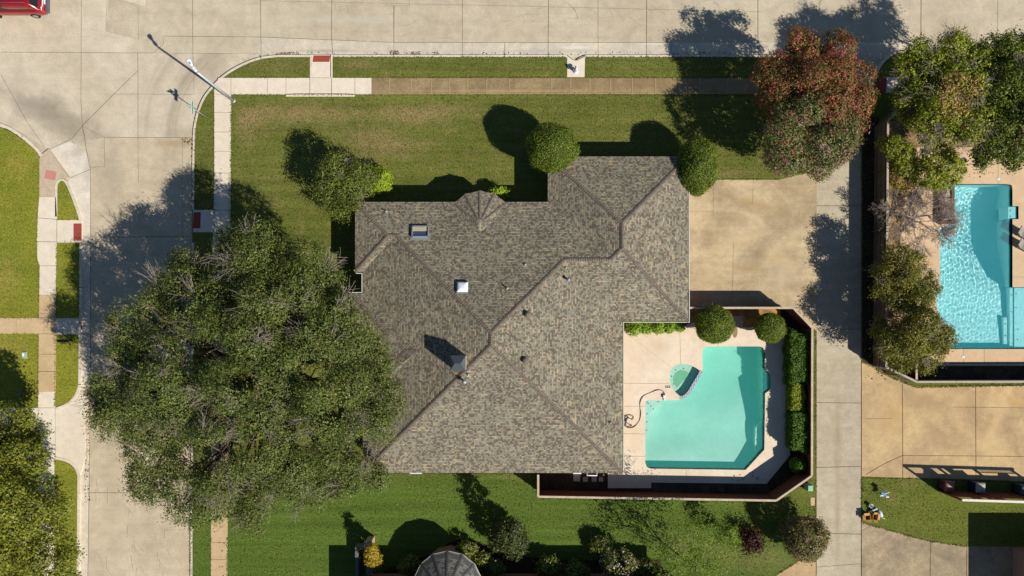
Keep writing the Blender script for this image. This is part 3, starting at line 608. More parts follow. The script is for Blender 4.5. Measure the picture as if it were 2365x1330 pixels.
# ------------------------------------------------------------------ the house
ZE = 2.5; SL = 0.37
KE = S * (H - ZE) / H
RECT = [(838, 466, 1438, 1092), (820, 466, 1010, 628), (810, 678, 1000, 940), (1138, 466, 1590, 742), (1265, 361, 1590, 742)]
def hd(u, v): return max(min(u - a, c - u, v - b_, d - v) for a, b_, c, d in RECT)
def RP(u, v, up=0.0):
    p = W(u, v, ZE); return Vector((p.x, p.y, ZE + SL * max(0, hd(u, v)) * KE + up))
ROOFPAL = [(0.0, P(110, 99, 84)), (0.24, P(138, 130, 110)), (0.48, P(148, 144, 127)), (0.68, P(122, 113, 97)), (0.84, P(148, 139, 118)), (0.94, P(174, 157, 127)), (0.98, P(162, 146, 124))]
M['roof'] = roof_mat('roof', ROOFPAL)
M['cap'] = plain('cap', P(122, 110, 98), 0.93, 0.15, var=0.3, scale=5)
M['trim'] = plain('trim', P(218, 222, 206), 0.5, 0.3, var=0.05)
M['brick'] = brick_mat('brick', P(150, 96, 74), P(168, 116, 90), P(190, 178, 160))
M['gutter_in'] = plain('gutter_in', P(38, 52, 42), 0.7)
class UVB:
    """roof faces with uv in metres: u along the eave, v up the slope"""
    def __init__(s): s.v = []; s.f = []; s.uv = []
    def face(s, pts, o, e):
        e = Vector(e).normalized(); o = Vector(o); i0 = len(s.v)
        nrm = (Vector(pts[1]) - Vector(pts[0])).cross(Vector(pts[2]) - Vector(pts[0]))
        if nrm.z < 0: pts = pts[::-1]; nrm = -nrm
        up = nrm.normalized().cross(e)
        if up.z < 0: up = -up
        for p in pts: s.v.append(tuple(p)); s.uv.append(((Vector(p) - o).dot(e) + 50, (Vector(p) - o).dot(up) + 20))
        s.f.append(list(range(i0, len(s.v))))
    def build(s, name, mat, parent):
        me = bpy.data.meshes.new(name); me.from_pydata(s.v, [], s.f); me.materials.append(mat)
        uvl = me.uv_layers.new(name='UVMap')
        for l in me.loops: uvl.data[l.index].uv = s.uv[l.vertex_index]
        o = bpy.data.objects.new(name, me); col.objects.link(o); attach(o, parent); return o
house = empty('house', W(1180, 740), 'large one-storey house with a brown-grey shingled hip roof on the corner lot', 'house')
HFACES = [
    ([(820, 466), (1265, 466), (1403, 604), (1300, 604), (1138, 766), (919, 547), (901, 547)], (1, 0, 0)),
    ([(820, 466), (901, 547), (820, 628)], (0, 1, 0)),
    ([(901, 547), (919, 547), (838, 628), (820, 628)], (1, 0, 0)),
    ([(919, 547), (1138, 766), (1138, 792), (838, 1092), (838, 940), (969, 809), (838, 678), (838, 628)], (0, 1, 0)),
    ([(810, 678), (941, 809), (969, 809), (838, 678)], (1, 0, 0)),
    ([(810, 678), (810, 940), (941, 809)], (0, 1, 0)),
    ([(810, 940), (838, 940), (969, 809), (941, 809)], (1, 0, 0)),
    ([(838, 1092), (1138, 792), (1438, 1092)], (1, 0, 0)),
    ([(1138, 766), (1300, 604), (1438, 742), (1438, 1092), (1138, 792)], (0, 1, 0)),
    ([(1300, 604), (1403, 604), (1427.5, 579.5), (1590, 742), (1438, 742)], (1, 0, 0)),
    ([(1590, 361), (1590, 742), (1427.5, 579.5), (1427.5, 523.5)], (0, 1, 0)),
    ([(1265, 361), (1590, 361), (1427.5, 523.5)], (1, 0, 0)),
    ([(1265, 361), (1427.5, 523.5), (1427.5, 579.5), (1403, 604), (1265, 466)], (0, 1, 0))]
rb = UVB()
for pts, e in HFACES: rb.face([RP(*p) for p in pts], RP(*pts[0]), e)
TC = (1109, 519); TR = 79
TV = [(TC[0] + TR * math.cos(R(a)), TC[1] + TR * math.sin(R(a))) for a in (180 + 13 + 25.6 * i for i in range(-1, 8))]
def TP(u, v, d, up=0.0):
    p = W(u, v, ZE); return Vector((p.x, p.y, ZE + SL * d * KE + up))
APEX = TP(TC[0], TC[1], 77)
for a, b2 in zip(TV[:-1], TV[1:]):
    pa, pb = TP(a[0], a[1], 0), TP(b2[0], b2[1], 0)
    rb.face([pa, pb, APEX], pa, (pb - pa))
e1, e2 = TP(1109, 519, 77, 0.0), TP(1107, 544, 78, 0.0)
wl, wr = TP(1070, 505, 39, 0.01), TP(1148, 505, 39, 0.01)
rb.face([e1, e2, wl], e1, (0, 1, 0)); rb.face([e1, wr, e2], e1, (0, 1, 0))
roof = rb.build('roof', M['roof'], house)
OUTL = [(820, 466), (1265, 466), (1265, 361), (1590, 361), (1590, 742), (1438, 742), (1438, 1092), (838, 1092), (838, 940), (810, 940), (810, 678), (838, 678), (838, 628), (820, 628)]
b = MB(); b.prism(px(inset(OUTL, 14), ZE), 0.0, ZE - 0.17, 0)
tw = [(TC[0] + 66 * math.cos(R(a)), TC[1] + 66 * math.sin(R(a))) for a in range(180, 361, 20)]
b.prism(px(tw[::-1], ZE), 0.0, ZE - 0.175, 0); b.build('wall', M['brick'], house)
b = MB(); o0 = px(OUTL, ZE); b.prism(px(inset(OUTL, 0.6), ZE), ZE - 0.16, ZE - 0.012, 0, bottom=True)
b.prism(px(inset(TV[::-1], 0.8), ZE), ZE - 0.155, ZE - 0.016, 0, bottom=True); b.build('fascia', plain('fascia', P(150, 140, 124), 0.7), house)
RIDGES = [[(820, 466), (901, 547)], [(901, 547), (820, 628)], [(901, 547), (919, 547)], [(919, 547), (1138, 766)], [(1138, 766), (1138, 792)], [(1138, 766), (1300, 604)], [(1138, 792), (838, 1092)], [(1138, 792), (1438, 1092)],
          [(1300, 604), (1403, 604)], [(1403, 604), (1427.5, 579.5)], [(1427.5, 579.5), (1427.5, 523.5)], [(1265, 361), (1427.5, 523.5)], [(1427.5, 523.5), (1590, 361)], [(1427.5, 579.5), (1590, 742)], [(810, 678), (941, 809)], [(941, 809), (810, 940)], [(941, 809), (969, 809)]]
def ridge_cap(a, b2, wpx=4.2):
    mb = MB(); A = Vector(a); B = Vector(b2); L = (B - A).length; t = (B - A) / L; nn = Vector((-t.y, t.x)); st = 5.2
    k = 0.0
    while k < L - 0.5:
        k2 = min(L, k + st * 1.15)
        pts = []
        for q, up in ((k, 0.05), (k2, 0.018)):
            c = A + t * q
            pts += [RP(*(c + nn * wpx), up), RP(*c, up + 0.012), RP(*(c - nn * wpx), up)]
        low = [p + Vector((0, 0, -0.05)) for p in pts]
        mb.add(pts + low, [(0, 1, 4, 3), (1, 2, 5, 4), (0, 6, 7, 1), (1, 7, 8, 2), (0, 3, 9, 6), (2, 8, 11, 5)])
        k += st
    return mb
for a, b2 in RIDGES: ridge_cap(a, b2).build('ridge_cap', M['cap'], roof, fixn=False)
mb = MB()
for q in TV[1:-1]:
    pa = TP(q[0], q[1], 0); L = (APEX - pa).length; t = (APEX - pa) / L; sd = t.cross(Vector((0, 0, 1))).normalized()
    k = 0
    while k < L - 0.3:
        w1 = 0.10 * (1 - k / L * 0.55)
        p1, p2 = pa + t * k, pa + t * min(L, k + 0.19)
        u1, u2 = Vector((0, 0, 0.055)), Vector((0, 0, 0.025))
        mb.add([p1 + sd * w1 + u1 * .6, p1 + u1, p1 - sd * w1 + u1 * .6, p2 + sd * w1 + u2 * .6, p2 + u2, p2 - sd * w1 + u2 * .6, p1 + sd * w1, p1 - sd * w1], [(0, 1, 4, 3), (1, 2, 5, 4), (0, 6, 7, 2, 1)])
        k += 0.165
mb.build('ridge_cap', M['cap'], roof)
def gutter(pts, name='gutter'):
    mb = MB(); q = [W(a, c, ZE) for a, c in pts]
    for a, c in zip(q[:-1], q[1:]):
        mb.bar(a + Vector((0, 0, -0.05)), c + Vector((0, 0, -0.05)), 0.045, 0.11, 0)
    ins = [W(a, c, ZE) for a, c in pts]
    return mb.build(name, [M['trim']], roof)
gutter([(1592.3, 420), (1592.3, 744.2), (1439, 744.2)]); gutter([(1440.2, 745), (1440.2, 1094)])
gutter([(822, 631), (836, 631), (836, 675.5), (806, 675.5)]); gutter([(806.5, 680), (806.5, 936)])
M['metal_dark'] = plain('metal_dark', P(104, 110, 112), 0.45, 0.5, 0.6, var=0.06)
M['metal_pale'] = plain('metal_pale', P(170, 178, 176), 0.45, 0.5, 0.4, var=0.06)
# chimney
cz = RP(1060, 836).z; cp = W(1061, 836, cz)
b = MB(); b.box((cp.x, cp.y, cz + 0.35), (0.98, 0.92, 1.7)); ch = b.build('chimney', plain('chimney_side', P(190, 178, 156), 0.8), house)
top = cz + 1.2
b = MB(); b.box((cp.x, cp.y, top + 0.02), (1.0, 0.94, 0.05)); 
x, y, z = cp.x, cp.y, top + 0.045
b.add([(x - .5, y - .47, z), (x + .5, y - .47, z), (x + .5, y + .47, z), (x - .5, y + .47, z), (x - .2, y, z + .26), (x + .2, y, z + .26)], [(0, 1, 5, 4), (2, 3, 4, 5), (1, 2, 5), (3, 0, 4)])
b.build('chimney_cap', M['metal_dark'], ch, fixn=True)
# roof-light with a flat pane, roof-light with a white dome
def onroof(u, v, w_, h_, up, name, mats, parent, fn):
    p = RP(u, v); e = 3.0
    gx = (RP(u + e, v) - RP(u - e, v)).normalized(); gy = (RP(u, v - e) - RP(u, v + e)).normalized(); nrm = gx.cross(gy).normalized()
    rot = Matrix((gx, gy, nrm)).transposed()
    b = MB(); fn(b, p, rot); return b.build(name, mats, parent, fixn=True)
M['glass'] = plain('glass', P(70, 84, 112), 0.08, 0.6, var=0.02)
def fr(b, p, r):
    for dx, dy, sx, sy in ((0, .40, 1.16, .07), (0, -.40, 1.16, .07), (.56, 0, .07, .87), (-.56, 0, .07, .87)): b.box(p + r @ Vector((dx, dy, 0.09)), (sx, sy, 0.2), rot=r)
    b.box(p + r @ Vector((0, .47, 0.012)), (1.4, .12, 0.03), rot=r); b.box(p + r @ Vector((0, -.52, 0.012)), (1.4, .16, 0.03), rot=r)
sk = onroof(975, 540, 0, 0, 0, 'skylight', [M['metal_pale']], roof, fr)
onroof(975, 540, 0, 0, 0, 'pane', [M['glass']], sk, lambda b, p, r: b.box(p + r @ Vector((0, 0, 0.08)), (1.06, .74, 0.03), rot=r))
onroof(975, 540, 0, 0, 0, 'lit_shaft', [plain('lit_shaft', P(206, 190, 156), .8)], sk, lambda b, p, r: b.box(p + r @ Vector((0, .20, 0.10)), (1.05, .30, 0.02), rot=r))  # beige strip, its colour imitating the lit shaft inside the skylight
dk = onroof(1074, 668, 0, 0, 0, 'skylight', [M['metal_pale']], roof, lambda b, p, r: b.box(p + r @ Vector((0, 0, 0.07)), (.80, .80, 0.16), rot=r))
def dome(b, p, r):
    prof = [(0.36, 0.155), (0.34, 0.20), (0.26, 0.25), (0.14, 0.28), (0.03, 0.29)]
    vs = []; n = 4
    for q, h in prof:
        for sx, sy in ((-1, -1), (1, -1), (1, 1), (-1, 1)): vs.append(p + r @ Vector((q * sx, q * sy, h)))
    fs = [(i * 4 + k, i * 4 + (k + 1) % 4, i * 4 + 4 + (k + 1) % 4, i * 4 + 4 + k) for i in range(len(prof) - 1) for k in range(4)]
    fs.append((16, 17, 18, 19)); b.add(vs, fs, 0, False)
onroof(1074, 668, 0, 0, 0, 'dome', [plain('dome', P(250, 250, 250, 0.85), 0.25, 0.5, var=0.02)], dk, dome)
def vent(u, v, r, h, capr=0, mat=None):
    p = RP(u, v); b = MB(); b.lathe((p.x, p.y, p.z - 0.08), [(r, 0), (r, h + 0.08)], 10)
    b.lathe((p.x, p.y, p.z - 0.05), [(r * 2.0, 0.0), (r * 1.9, 0.085), (r, 0.12)], 10)
    if capr: b.lathe((p.x, p.y, p.z + h - 0.02), [(capr, 0), (capr, 0.06), (capr * .5, 0.14)], 14)
    return b.build('roof_vent', mat or M['metal_pale'], roof)
vent(894, 490, 0.05, 0.28); vent(1172, 669, 0.05, 0.30); vent(1212, 615, 0.05, 0.12); vent(1303, 622, 0.05, 0.14); vent(1308, 649, 0.07, 0.42, 0.11)
vent(1087, 858, 0.05, 0.22); vent(1079, 873, 0.07, 0.5, 0.15); vent(1408, 974, 0.05, 0.2)
vent(1216, 727, 0.15, 0.26, 0.20, M['cap']); vent(1211, 827, 0.15, 0.26, 0.20, M['cap'])

# ------------------------------------------------------------------ fences
M['fence_wood'] = plain('fence_wood', P(120, 76, 60), 0.9, 0.1, var=0.22, scale=5)
M['fence_grey'] = plain('fence_grey', P(112, 98, 84), 0.9, 0.1, var=0.22, scale=5)
M['fence_cap'] = plain('fence_cap', P(206, 186, 158), 0.85, 0.1, var=0.16, scale=2.5)
def fence(label, tops, h, mat, capm, cat='fence', capw=0.15, gap=0.005, rails=True, px_pts=True, post_off=1, step=2.1, open_to=None):
    """board fence along points given where its top edge shows"""
    pts = [W(a, c, h) for a, c in tops]
    root = empty('fence', (pts[0].x, pts[0].y, 0), label, cat)
    for a, c in zip(pts[:-1], pts[1:]):
        d = (c - a); L = d.length; t = d / L; ang = math.atan2(t.y, t.x); nn = Vector((-t.y, t.x, 0)) * post_off
        b = MB(); k = 0.0; n = max(1, int(L / 0.145)); bw = L / n
        for i in range(n):
            p = a + t * (i + 0.5) * bw; hh = h - 0.02
            b.box((p.x, p.y, hh / 2), (bw - gap, 0.02, hh), ang)
        b.build('panel', mat, root)
        b = MB()
        m_ = (a + c) / 2
        for zz in (0.35, h * .52, h - 0.3): b.box((m_.x + nn.x * 0.035, m_.y + nn.y * 0.035, zz), (L, 0.04, 0.09), ang)
        b.build('rail', mat, root)
        b = MB(); k = max(1, round(L / 3.2)); 
        for i in range(k):
            p = a + t * (i + 0.5) * L / k; b.box((p.x, p.y, h + random.uniform(-.006, .006)), (L / k - 0.015, capw, 0.04), ang)
        b.build('cap', capm, root)
        npost = max(1, round(L / step))
        for i in range(npost):
            p = a + t * (i + 0.5) * L / npost + nn * 0.10
            b = MB(); b.box((p.x, p.y, (h - 0.08) / 2), (0.075, 0.075, h - 0.08), ang); b.build('post', mat, root)
    return root
fence('brown board fence with a pale cap rail enclosing the pool courtyard beside the house', [(1592, 711), (1832, 711), (1876, 757), (1875, 1099), (1793, 1156), (1243, 1147), (1243, 1096)], 1.83, M['fence_wood'], M['fence_cap'], post_off=1)
fence("weathered grey board fence along the far side of the alley, around the neighbour's pool", [(2118, 206), (2051, 279), (2047, 848), (2118, 882), (2480, 881)], 1.83, M['fence_grey'], plain('cap_grey', P(190, 176, 156), .85), post_off=-1)
fence('short grey fence panel standing across the corner of the neighbouring pool yard', [(2117, 822), (2117, 878)], 1.7, M['fence_grey'], M['fence_cap'])
# screen with an open top by the bins
sc = empty('screen', W(2190, 1137), 'wooden bin screen with an open top rail beside the tan driveway', 'screen')
def gpt(x, y): return W(x, y)
A, B = W(2166, 1132), W(2420, 1140); d = (B - A).normalized(); ang = math.atan2(d.y, d.x); L = (B - A).length
b = MB(); n = int(L / 0.15)
for i in range(n):
    p = A + d * (i + .5) * L / n; b.box((p.x, p.y, 0.95), (L / n - 0.004, 0.025, 1.9), ang)
b.build('panel', M['fence_wood'], sc)
b = MB(); m_ = (A + B) / 2; b.box((m_.x, m_.y, 2.72), (L, 0.16, 0.14), ang); b.build('top_rail', plain('white_wood', P(238, 226, 206), .7), sc)
for q in (0.0, 0.30, 0.36, 0.62, 0.97):
    b = MB(); p = A + d * q * L; b.box((p.x, p.y, 1.325), (0.13, 0.11, 2.65), ang); b.build('post', M['fence_wood'], sc)
for q0, q1 in ((0.14, 0.22), (0.345, 0.42)):
    b = MB(); p = A + d * (q0 + q1) / 2 * L; b.box((p.x, p.y, 2.275), ((q1 - q0) * L, 0.035, 0.75), ang); b.build('infill_board', M['fence_wood'], sc)
b = MB()
for i in range(18):
    p = A + d * (0.64 + 0.018 * i) * L; b.box((p.x, p.y, 2.45), (0.03, 0.03, 0.42), ang + 0.0)
p0, p1 = A + d * .63 * L, A + d * .97 * L; m_ = (p0 + p1) / 2; b.box((m_.x, m_.y, 2.22), ((p1 - p0).length, 0.035, 0.05), ang)
b.build('lattice', M['fence_wood'], sc)

# ------------------------------------------------------------------ plants
def leaf_mesh(name, pos, nrm, size, mats, parent, rng, slots=None, asp=0.6):
    n = len(pos)
    r = rng.normal(size=(n, 3)); t = np.cross(r, nrm); t /= np.linalg.norm(t, axis=1)[:, None] + 1e-9
    bt = np.cross(nrm, t); sz = size[:, None]
    v = np.empty((n, 4, 3), np.float32)
    v[:, 0] = pos - t * sz * .5; v[:, 1] = pos + bt * sz * asp * .5 - nrm * sz * 0.08; v[:, 2] = pos + t * sz * .5; v[:, 3] = pos - bt * sz * asp * .5 - nrm * sz * 0.08
    me = bpy.data.meshes.new(name)
    me.vertices.add(n * 4); me.vertices.foreach_set('co', v.ravel())
    me.loops.add(n * 4); me.loops.foreach_set('vertex_index', np.arange(n * 4, dtype=np.int32))
    me.polygons.add(n); me.polygons.foreach_set('loop_start', np.arange(0, n * 4, 4, dtype=np.int32)); me.polygons.foreach_set('loop_total', np.full(n, 4, np.int32))
    for m in mats: me.materials.append(m)
    if slots is not None: me.polygons.foreach_set('material_index', slots.astype(np.int32))
    me.update(); me.validate()
    o = bpy.data.objects.new(name, me); col.objects.link(o); attach(o, parent); return o
def twig_mesh(name, segs, mat, parent, n=4):
    """segs: array (k, 8) = p0, p1, r0, r1"""
    a = np.asarray(segs, float); p0, p1, r0, r1 = a[:, :3], a[:, 3:6], a[:, 6], a[:, 7]
    d = p1 - p0; d /= np.linalg.norm(d, axis=1)[:, None] + 1e-9
    ref = np.where(np.abs(d[:, 2:3]) > .9, np.array([[1., 0, 0]]), np.array([[0, 0, 1.]]))
    s = np.cross(d, ref); s /= np.linalg.norm(s, axis=1)[:, None] + 1e-9; u = np.cross(s, d)
    k = len(a); v = np.empty((k, 2 * n, 3), np.float32)
    for i in range(n):
        c_, s_ = math.cos(2 * math.pi * i / n), math.sin(2 * math.pi * i / n)
        v[:, i] = p0 + (s * c_ + u * s_) * r0[:, None]; v[:, n + i] = p1 + (s * c_ + u * s_) * r1[:, None]
    f = np.array([(i, (i + 1) % n, n + (i + 1) % n, n + i) for i in range(n)])
    idx = (np.arange(k)[:, None, None] * 2 * n + f[None]).reshape(-1)
    me = bpy.data.meshes.new(name); me.vertices.add(k * 2 * n); me.vertices.foreach_set('co', v.ravel())
    m_ = k * n; me.loops.add(m_ * 4); me.loops.foreach_set('vertex_index', idx.astype(np.int32))
    me.polygons.add(m_); me.polygons.foreach_set('loop_start', np.arange(0, m_ * 4, 4, dtype=np.int32)); me.polygons.foreach_set('loop_total', np.full(m_, 4, np.int32))
    me.polygons.foreach_set('use_smooth', np.ones(m_, bool)); me.materials.append(mat); me.update(); me.validate()
    o = bpy.data.objects.new(name, me); col.objects.link(o); attach(o, parent); return o
def bend(p0, p1, r0, r1, rng, k=4, wob=0.12, sag=0.0):
    p0 = np.asarray(p0, float); p1 = np.asarray(p1, float); L = np.linalg.norm(p1 - p0)
    pts = [p0 + (p1 - p0) * t + (rng.normal(size=3) * wob * L * .4 if 0 < t < 1 else 0) + np.array([0, 0, 1]) * sag * L * math.sin(math.pi * t) for t in np.linspace(0, 1, k + 1)]
    rs = np.linspace(r0, r1, k + 1)
    return [np.concatenate([pts[i], pts[i + 1], [rs[i], rs[i + 1]]]) for i in range(k)], pts
M['bark'] = plain('bark', P(104, 90, 74), 0.95, 0.1, var=0.25, scale=3)
M['bark_pale'] = plain('bark_pale', P(170, 156, 142), 0.95, 0.1, var=0.2, scale=3)
M['bark_grey'] = plain('bark_grey', P(168, 152, 140), 0.95, 0.1, var=0.2, scale=3)
def lobe(x, y, z, rp, rzf=0.8):
    c = W(x, y, z); r = rp * S * (H - z) / H
    return (np.array(c), np.array([r, r, r * rzf]))
def sublobes(lobes, rng, per=8, f=0.46):
    res = []
    for c, r in lobes:
        res.append((c - r * np.array([0, 0, .5]), r * 0.6))
        for k in range(per):
            d = rng.normal(size=3); d[2] = abs(d[2]) * .8 - .12; d /= np.linalg.norm(d)
            q = f * (0.7 + .6 * rng.random()); res.append((c + r * d * (1 - q * .75), r * q * np.array([1, 1, .8])))
    return res
def crown(lobes, n, rng, cr=0.55, thick=0.12, low=-0.25, spray=None, jitter=1.0, gaps=()):
    """leaf positions and normals: clumps of leaves set over the upper shells of the lobes"""
    vol = np.array([l[1][0] * l[1][1] for l in lobes]); pr = vol / vol.sum()
    area = vol.sum() * 7
    K = max(12, int(area / (cr * cr * 1.1)))
    cs, ds, tries = [], [], 0
    C = np.array([l[0] for l in lobes]); RR = np.array([l[1] for l in lobes])
    while len(cs) < K and tries < K * 30:
        tries += 1
        i = rng.choice(len(lobes), p=pr); d = rng.normal(size=3); d /= np.linalg.norm(d)
        if d[2] < low: continue
        f = 1.0 - abs(rng.normal()) * thick
        if rng.random() < 0.14: f += rng.random() * 0.12
        p = C[i] + RR[i] * d * f
        q = np.linalg.norm((p - C) / RR, axis=1); q[i] = 9
        if q.min() < 0.80 and rng.random() < 0.85: continue
        if any((p[0] - g[0]) ** 2 + (p[1] - g[1]) ** 2 < (g[2] * (.75 + .5 * rng.random())) ** 2 and p[2] > g[3] for g in gaps): continue
        if p[2] < 0.25: p[2] = 0.25 + rng.random() * .2
        cs.append(p); ds.append(d)
    cs = np.array(cs); ds = np.array(ds); K = len(cs)
    which = rng.integers(0, K, n)
    rad = cr * (0.55 + 0.9 * rng.random(K))[which]
    off = rng.normal(size=(n, 3)) * 0.48; off[:, 2] *= 0.75
    if spray is not None:           # clumps drawn out along the twigs that carry them
        ax = ds + np.array([0, 0, -0.15]); ax[:, 2] *= 0.5; ax /= np.linalg.norm(ax, axis=1)[:, None]
        off += ax[which] * rng.normal(size=(n, 1)) * spray
    pos = cs[which] + off * rad[:, None]
    loc = off / (np.linalg.norm(off, axis=1)[:, None] + 1e-6)
    nrm = ds[which] * 0.75 + loc * 0.35 + np.array([0, 0, 0.30]) + rng.normal(size=(n, 3)) * 0.48 * jitter
    nrm /= np.linalg.norm(nrm, axis=1)[:, None]
    pos[:, 2] = np.maximum(pos[:, 2], 0.06)
    return pos, nrm, cs, ds, which
def tree(name, label, cat, lobes, base, n, size, mats, seed, cr=0.55, group=None, trunk_r=0.15, fork=0.35, bark=None, twigs=0, twig_mat=None, slotp=None, thick=0.12, low=-0.25, spray=None, stems=1, asp=0.6, twig_len=1.0, limbs=2, patch=None, per=0, subf=.46, gaps=()):
    rng = np.random.default_rng(seed)
    lobes = [lobe(*l) for l in lobes]
    bp = W(*base); root = empty(name, bp, label, cat, group)
    pos, nrm, cs, ds, which = crown(sublobes(lobes, rng, per, subf) if per else lobes, n, rng, cr, thick, low, spray, gaps=[(W(a, c, 7).x, W(a, c, 7).y, r_ * S * .86, zf) for a, c, r_, zf in gaps])
    slots = None
    if slotp:
        u = rng.random(len(cs)); cl = np.zeros(len(cs), int)
        acc = 0
        for k, p in enumerate(slotp): cl[(u >= acc) & (u < acc + p)] = k + 1; acc += p
        slots = cl[which].copy(); mixu = rng.random(len(which)); slots[mixu < 0.35] = 0
    if patch is not None: slots = patch(pos, slots if slots is not None else np.zeros(len(pos), int), rng)
    leaf_mesh('crown', pos, nrm, size * (0.6 + 0.8 * rng.random(len(pos))), mats, root, rng, slots, asp)
    bark = bark or M['bark']
    zt = min(l[0][2] - l[1][2] * .6 for l in lobes); zt = max(0.35, zt) * (1 if fork is None else max(fork, .3) + .5)
    cen = np.mean([l[0] for l in lobes], axis=0)
    segs = []; br = []
    for s_ in range(stems):
        b0 = np.array(bp) + (rng.normal(size=3) * 0.15 * np.array([1, 1, 0]) if stems > 1 else 0); b0[2] = -0.1
        t0 = b0 + (cen - b0) * 0.18; t0[2] = min(zt, cen[2] * .6)
        sg, _ = bend(b0, t0, trunk_r * 1.15, trunk_r * .85, rng, 4, 0.06); segs += sg
        for l in lobes[s_::stems]:
            tip = l[0] + l[1] * np.array([0, 0, .25])
            sg, pts = bend(t0, tip, trunk_r * .5, trunk_r * .16, rng, 5, 0.14, 0.06); br += sg
            for k in range(limbs * 3):
                d = rng.normal(size=3); d[2] = abs(d[2]) * .7; d /= np.linalg.norm(d)
                sg, _ = bend(pts[2 + k % 3], l[0] + l[1] * d * .9, trunk_r * .2, trunk_r * .05, rng, 3, 0.15); br += sg
    twig_mesh('trunk', segs, bark, root, 8)
    if br: twig_mesh('branches', br, bark, root, 5)
    if twigs:
        tw = []
        pick = rng.choice(len(cs), min(twigs, len(cs)), replace=False)
        for i in pick:
            o = cs[i] - ds[i] * .5; o = o + np.array([0, 0, .15])
            a0 = math.atan2(ds[i][1], ds[i][0]) + rng.normal() * .5
            for k in range(rng.integers(6, 13)):
                a = a0 + rng.normal() * .38; el = rng.normal() * .22 + .12; L = twig_len * (0.5 + rng.random())
                e = o + np.array([math.cos(a) * math.cos(el), math.sin(a) * math.cos(el), math.sin(el)]) * L
                sg, pts = bend(o, e, 0.018, 0.008, rng, 3, 0.13); tw += sg
                for q in range(2):
                    a2 = a + rng.normal() * .7; e2 = pts[1 + q] + np.array([math.cos(a2), math.sin(a2), .15]) * L * .4
                    tw += bend(pts[1 + q], e2, 0.011, 0.006, rng, 2, 0.1)[0]
        twig_mesh('fine_branches', tw, twig_mat or M['bark_pale'], root, 3)
    return root

M['oak'] = leaf_mat('oak', [P(48, 63, 27), P(78, 91, 41), P(95, 104, 51), P(70, 85, 43), P(112, 114, 60), P(62, 77, 35)], gain=1.75)
M['oak_tip'] = leaf_mat('oak_tip', [P(108, 106, 50), P(118, 108, 54), P(100, 96, 46)])
OAK = [(600, 610, 6.3, 105), (690, 640, 6.3, 95), (750, 660, 5.8, 60), (470, 660, 6.0, 105), (385, 700, 5.6, 70), (335, 760, 5.4, 85), (500, 760, 7.3, 120), (640, 760, 7.8, 130), (770, 765, 6.8, 95),
       (845, 800, 5.8, 55), (285, 850, 5.2, 75), (400, 880, 6.8, 125), (560, 900, 8.2, 140), (720, 890, 7.8, 135), (855, 885, 5.9, 88), (265, 960, 5.2, 62), (375, 1000, 6.3, 105), (520, 1040, 7.2, 125),
       (680, 1030, 7.2, 130), (815, 990, 6.3, 105), (880, 930, 5.8, 65), (360, 1105, 5.4, 68), (460, 1140, 5.8, 85), (585, 1150, 5.8, 84), (715, 1105, 5.5, 84), (795, 1090, 4.6, 66), (545, 560, 5.9, 48), (430, 610, 5.4, 40), (860, 1105, 2.6, 52), (240, 900, 4.6, 40), (580, 1205, 4.6, 36)]
OAKGAP = [(465, 800, 26, 4.2), (505, 815, 30, 4.2), (545, 812, 24, 4.4), (465, 1032, 32, 3.6), (510, 1045, 40, 3.6), (555, 1022, 24, 4.6), (605, 1008, 26, 4.2), (690, 975, 24, 4.6), (735, 1000, 22, 4.4), (840, 1030, 34, 2.8), (878, 1062, 32, 2.4), (602, 870, 24, 5), (742, 858, 28, 4.6), (372, 828, 24, 3.6), (410, 902, 20, 4), (705, 742, 26, 4.4), (560, 700, 26, 4.2), (330, 900, 18, 3.4), (520, 930, 22, 5), (800, 940, 22, 4), (440, 700, 24, 3.8), (395, 760, 20, 3.4), (655, 660, 22, 4), (770, 700, 20, 3.6)]
_r = random.Random(12); OAK = [(x, y, z + .4 + _r.uniform(-.9, .9) + 1.9 * max(0, min(1, (460 - x) / 200)) * (y > 600), r_ * .86) for x, y, z, r_ in OAK]
tree('oak_tree', 'huge dark green oak spreading over the west side of the house and the street', 'tree', OAK, (655, 870), 260000, 0.125, [M['oak'], M['oak_tip']], 3, cr=0.34, trunk_r=0.42, twigs=135, twig_len=1.2, slotp=[0.10], thick=0.08, spray=0.45, limbs=2, per=10, subf=.42, gaps=OAKGAP)
M['maple'] = leaf_mat('maple', [P(84, 96, 28), P(110, 114, 38), P(126, 124, 46), P(94, 102, 34), P(64, 78, 24)])
tree('maple_tree', 'yellow-green bushy tree at the lower left corner beside the driveway', 'tree', [(30, 1010, 4.8, 75), (75, 1000, 4.2, 40), (92, 1175, 5.6, 62), (20, 1130, 6.6, 110), (110, 1270, 5.2, 74), (10, 1290, 6, 110), (50, 1070, 5.8, 58), (-70, 1060, 5.8, 110), (-70, 1250, 6.3, 130), (135, 1340, 4.8, 55), (125, 1180, 4.4, 36)], (10, 1150), 60000, 0.16, [M['maple']], 8, cr=0.34, trunk_r=0.3, per=8, subf=.4)
M['crepe'] = leaf_mat('crepe', [P(70, 78, 32), P(98, 92, 42), P(126, 90, 54), P(82, 88, 36), P(112, 78, 48), P(58, 70, 26)], gain=1.85)
M['crepe2'] = leaf_mat('crepe2', [P(66, 78, 40), P(96, 104, 56), P(112, 108, 66), P(74, 88, 42), P(56, 68, 30)], gain=1.95)
M['bloom_red'] = leaf_mat('bloom_red', [P(160, 66, 66), P(190, 78, 86), P(150, 80, 64)], gain=1.4)
M['bloom_pink'] = leaf_mat('bloom_pink', [P(164, 116, 120), P(178, 130, 132), P(146, 110, 98)], gain=1.15)
M['bloom_bright'] = leaf_mat('bloom_bright', [P(200, 62, 96), P(190, 50, 104), P(210, 84, 110)], gain=1.15)
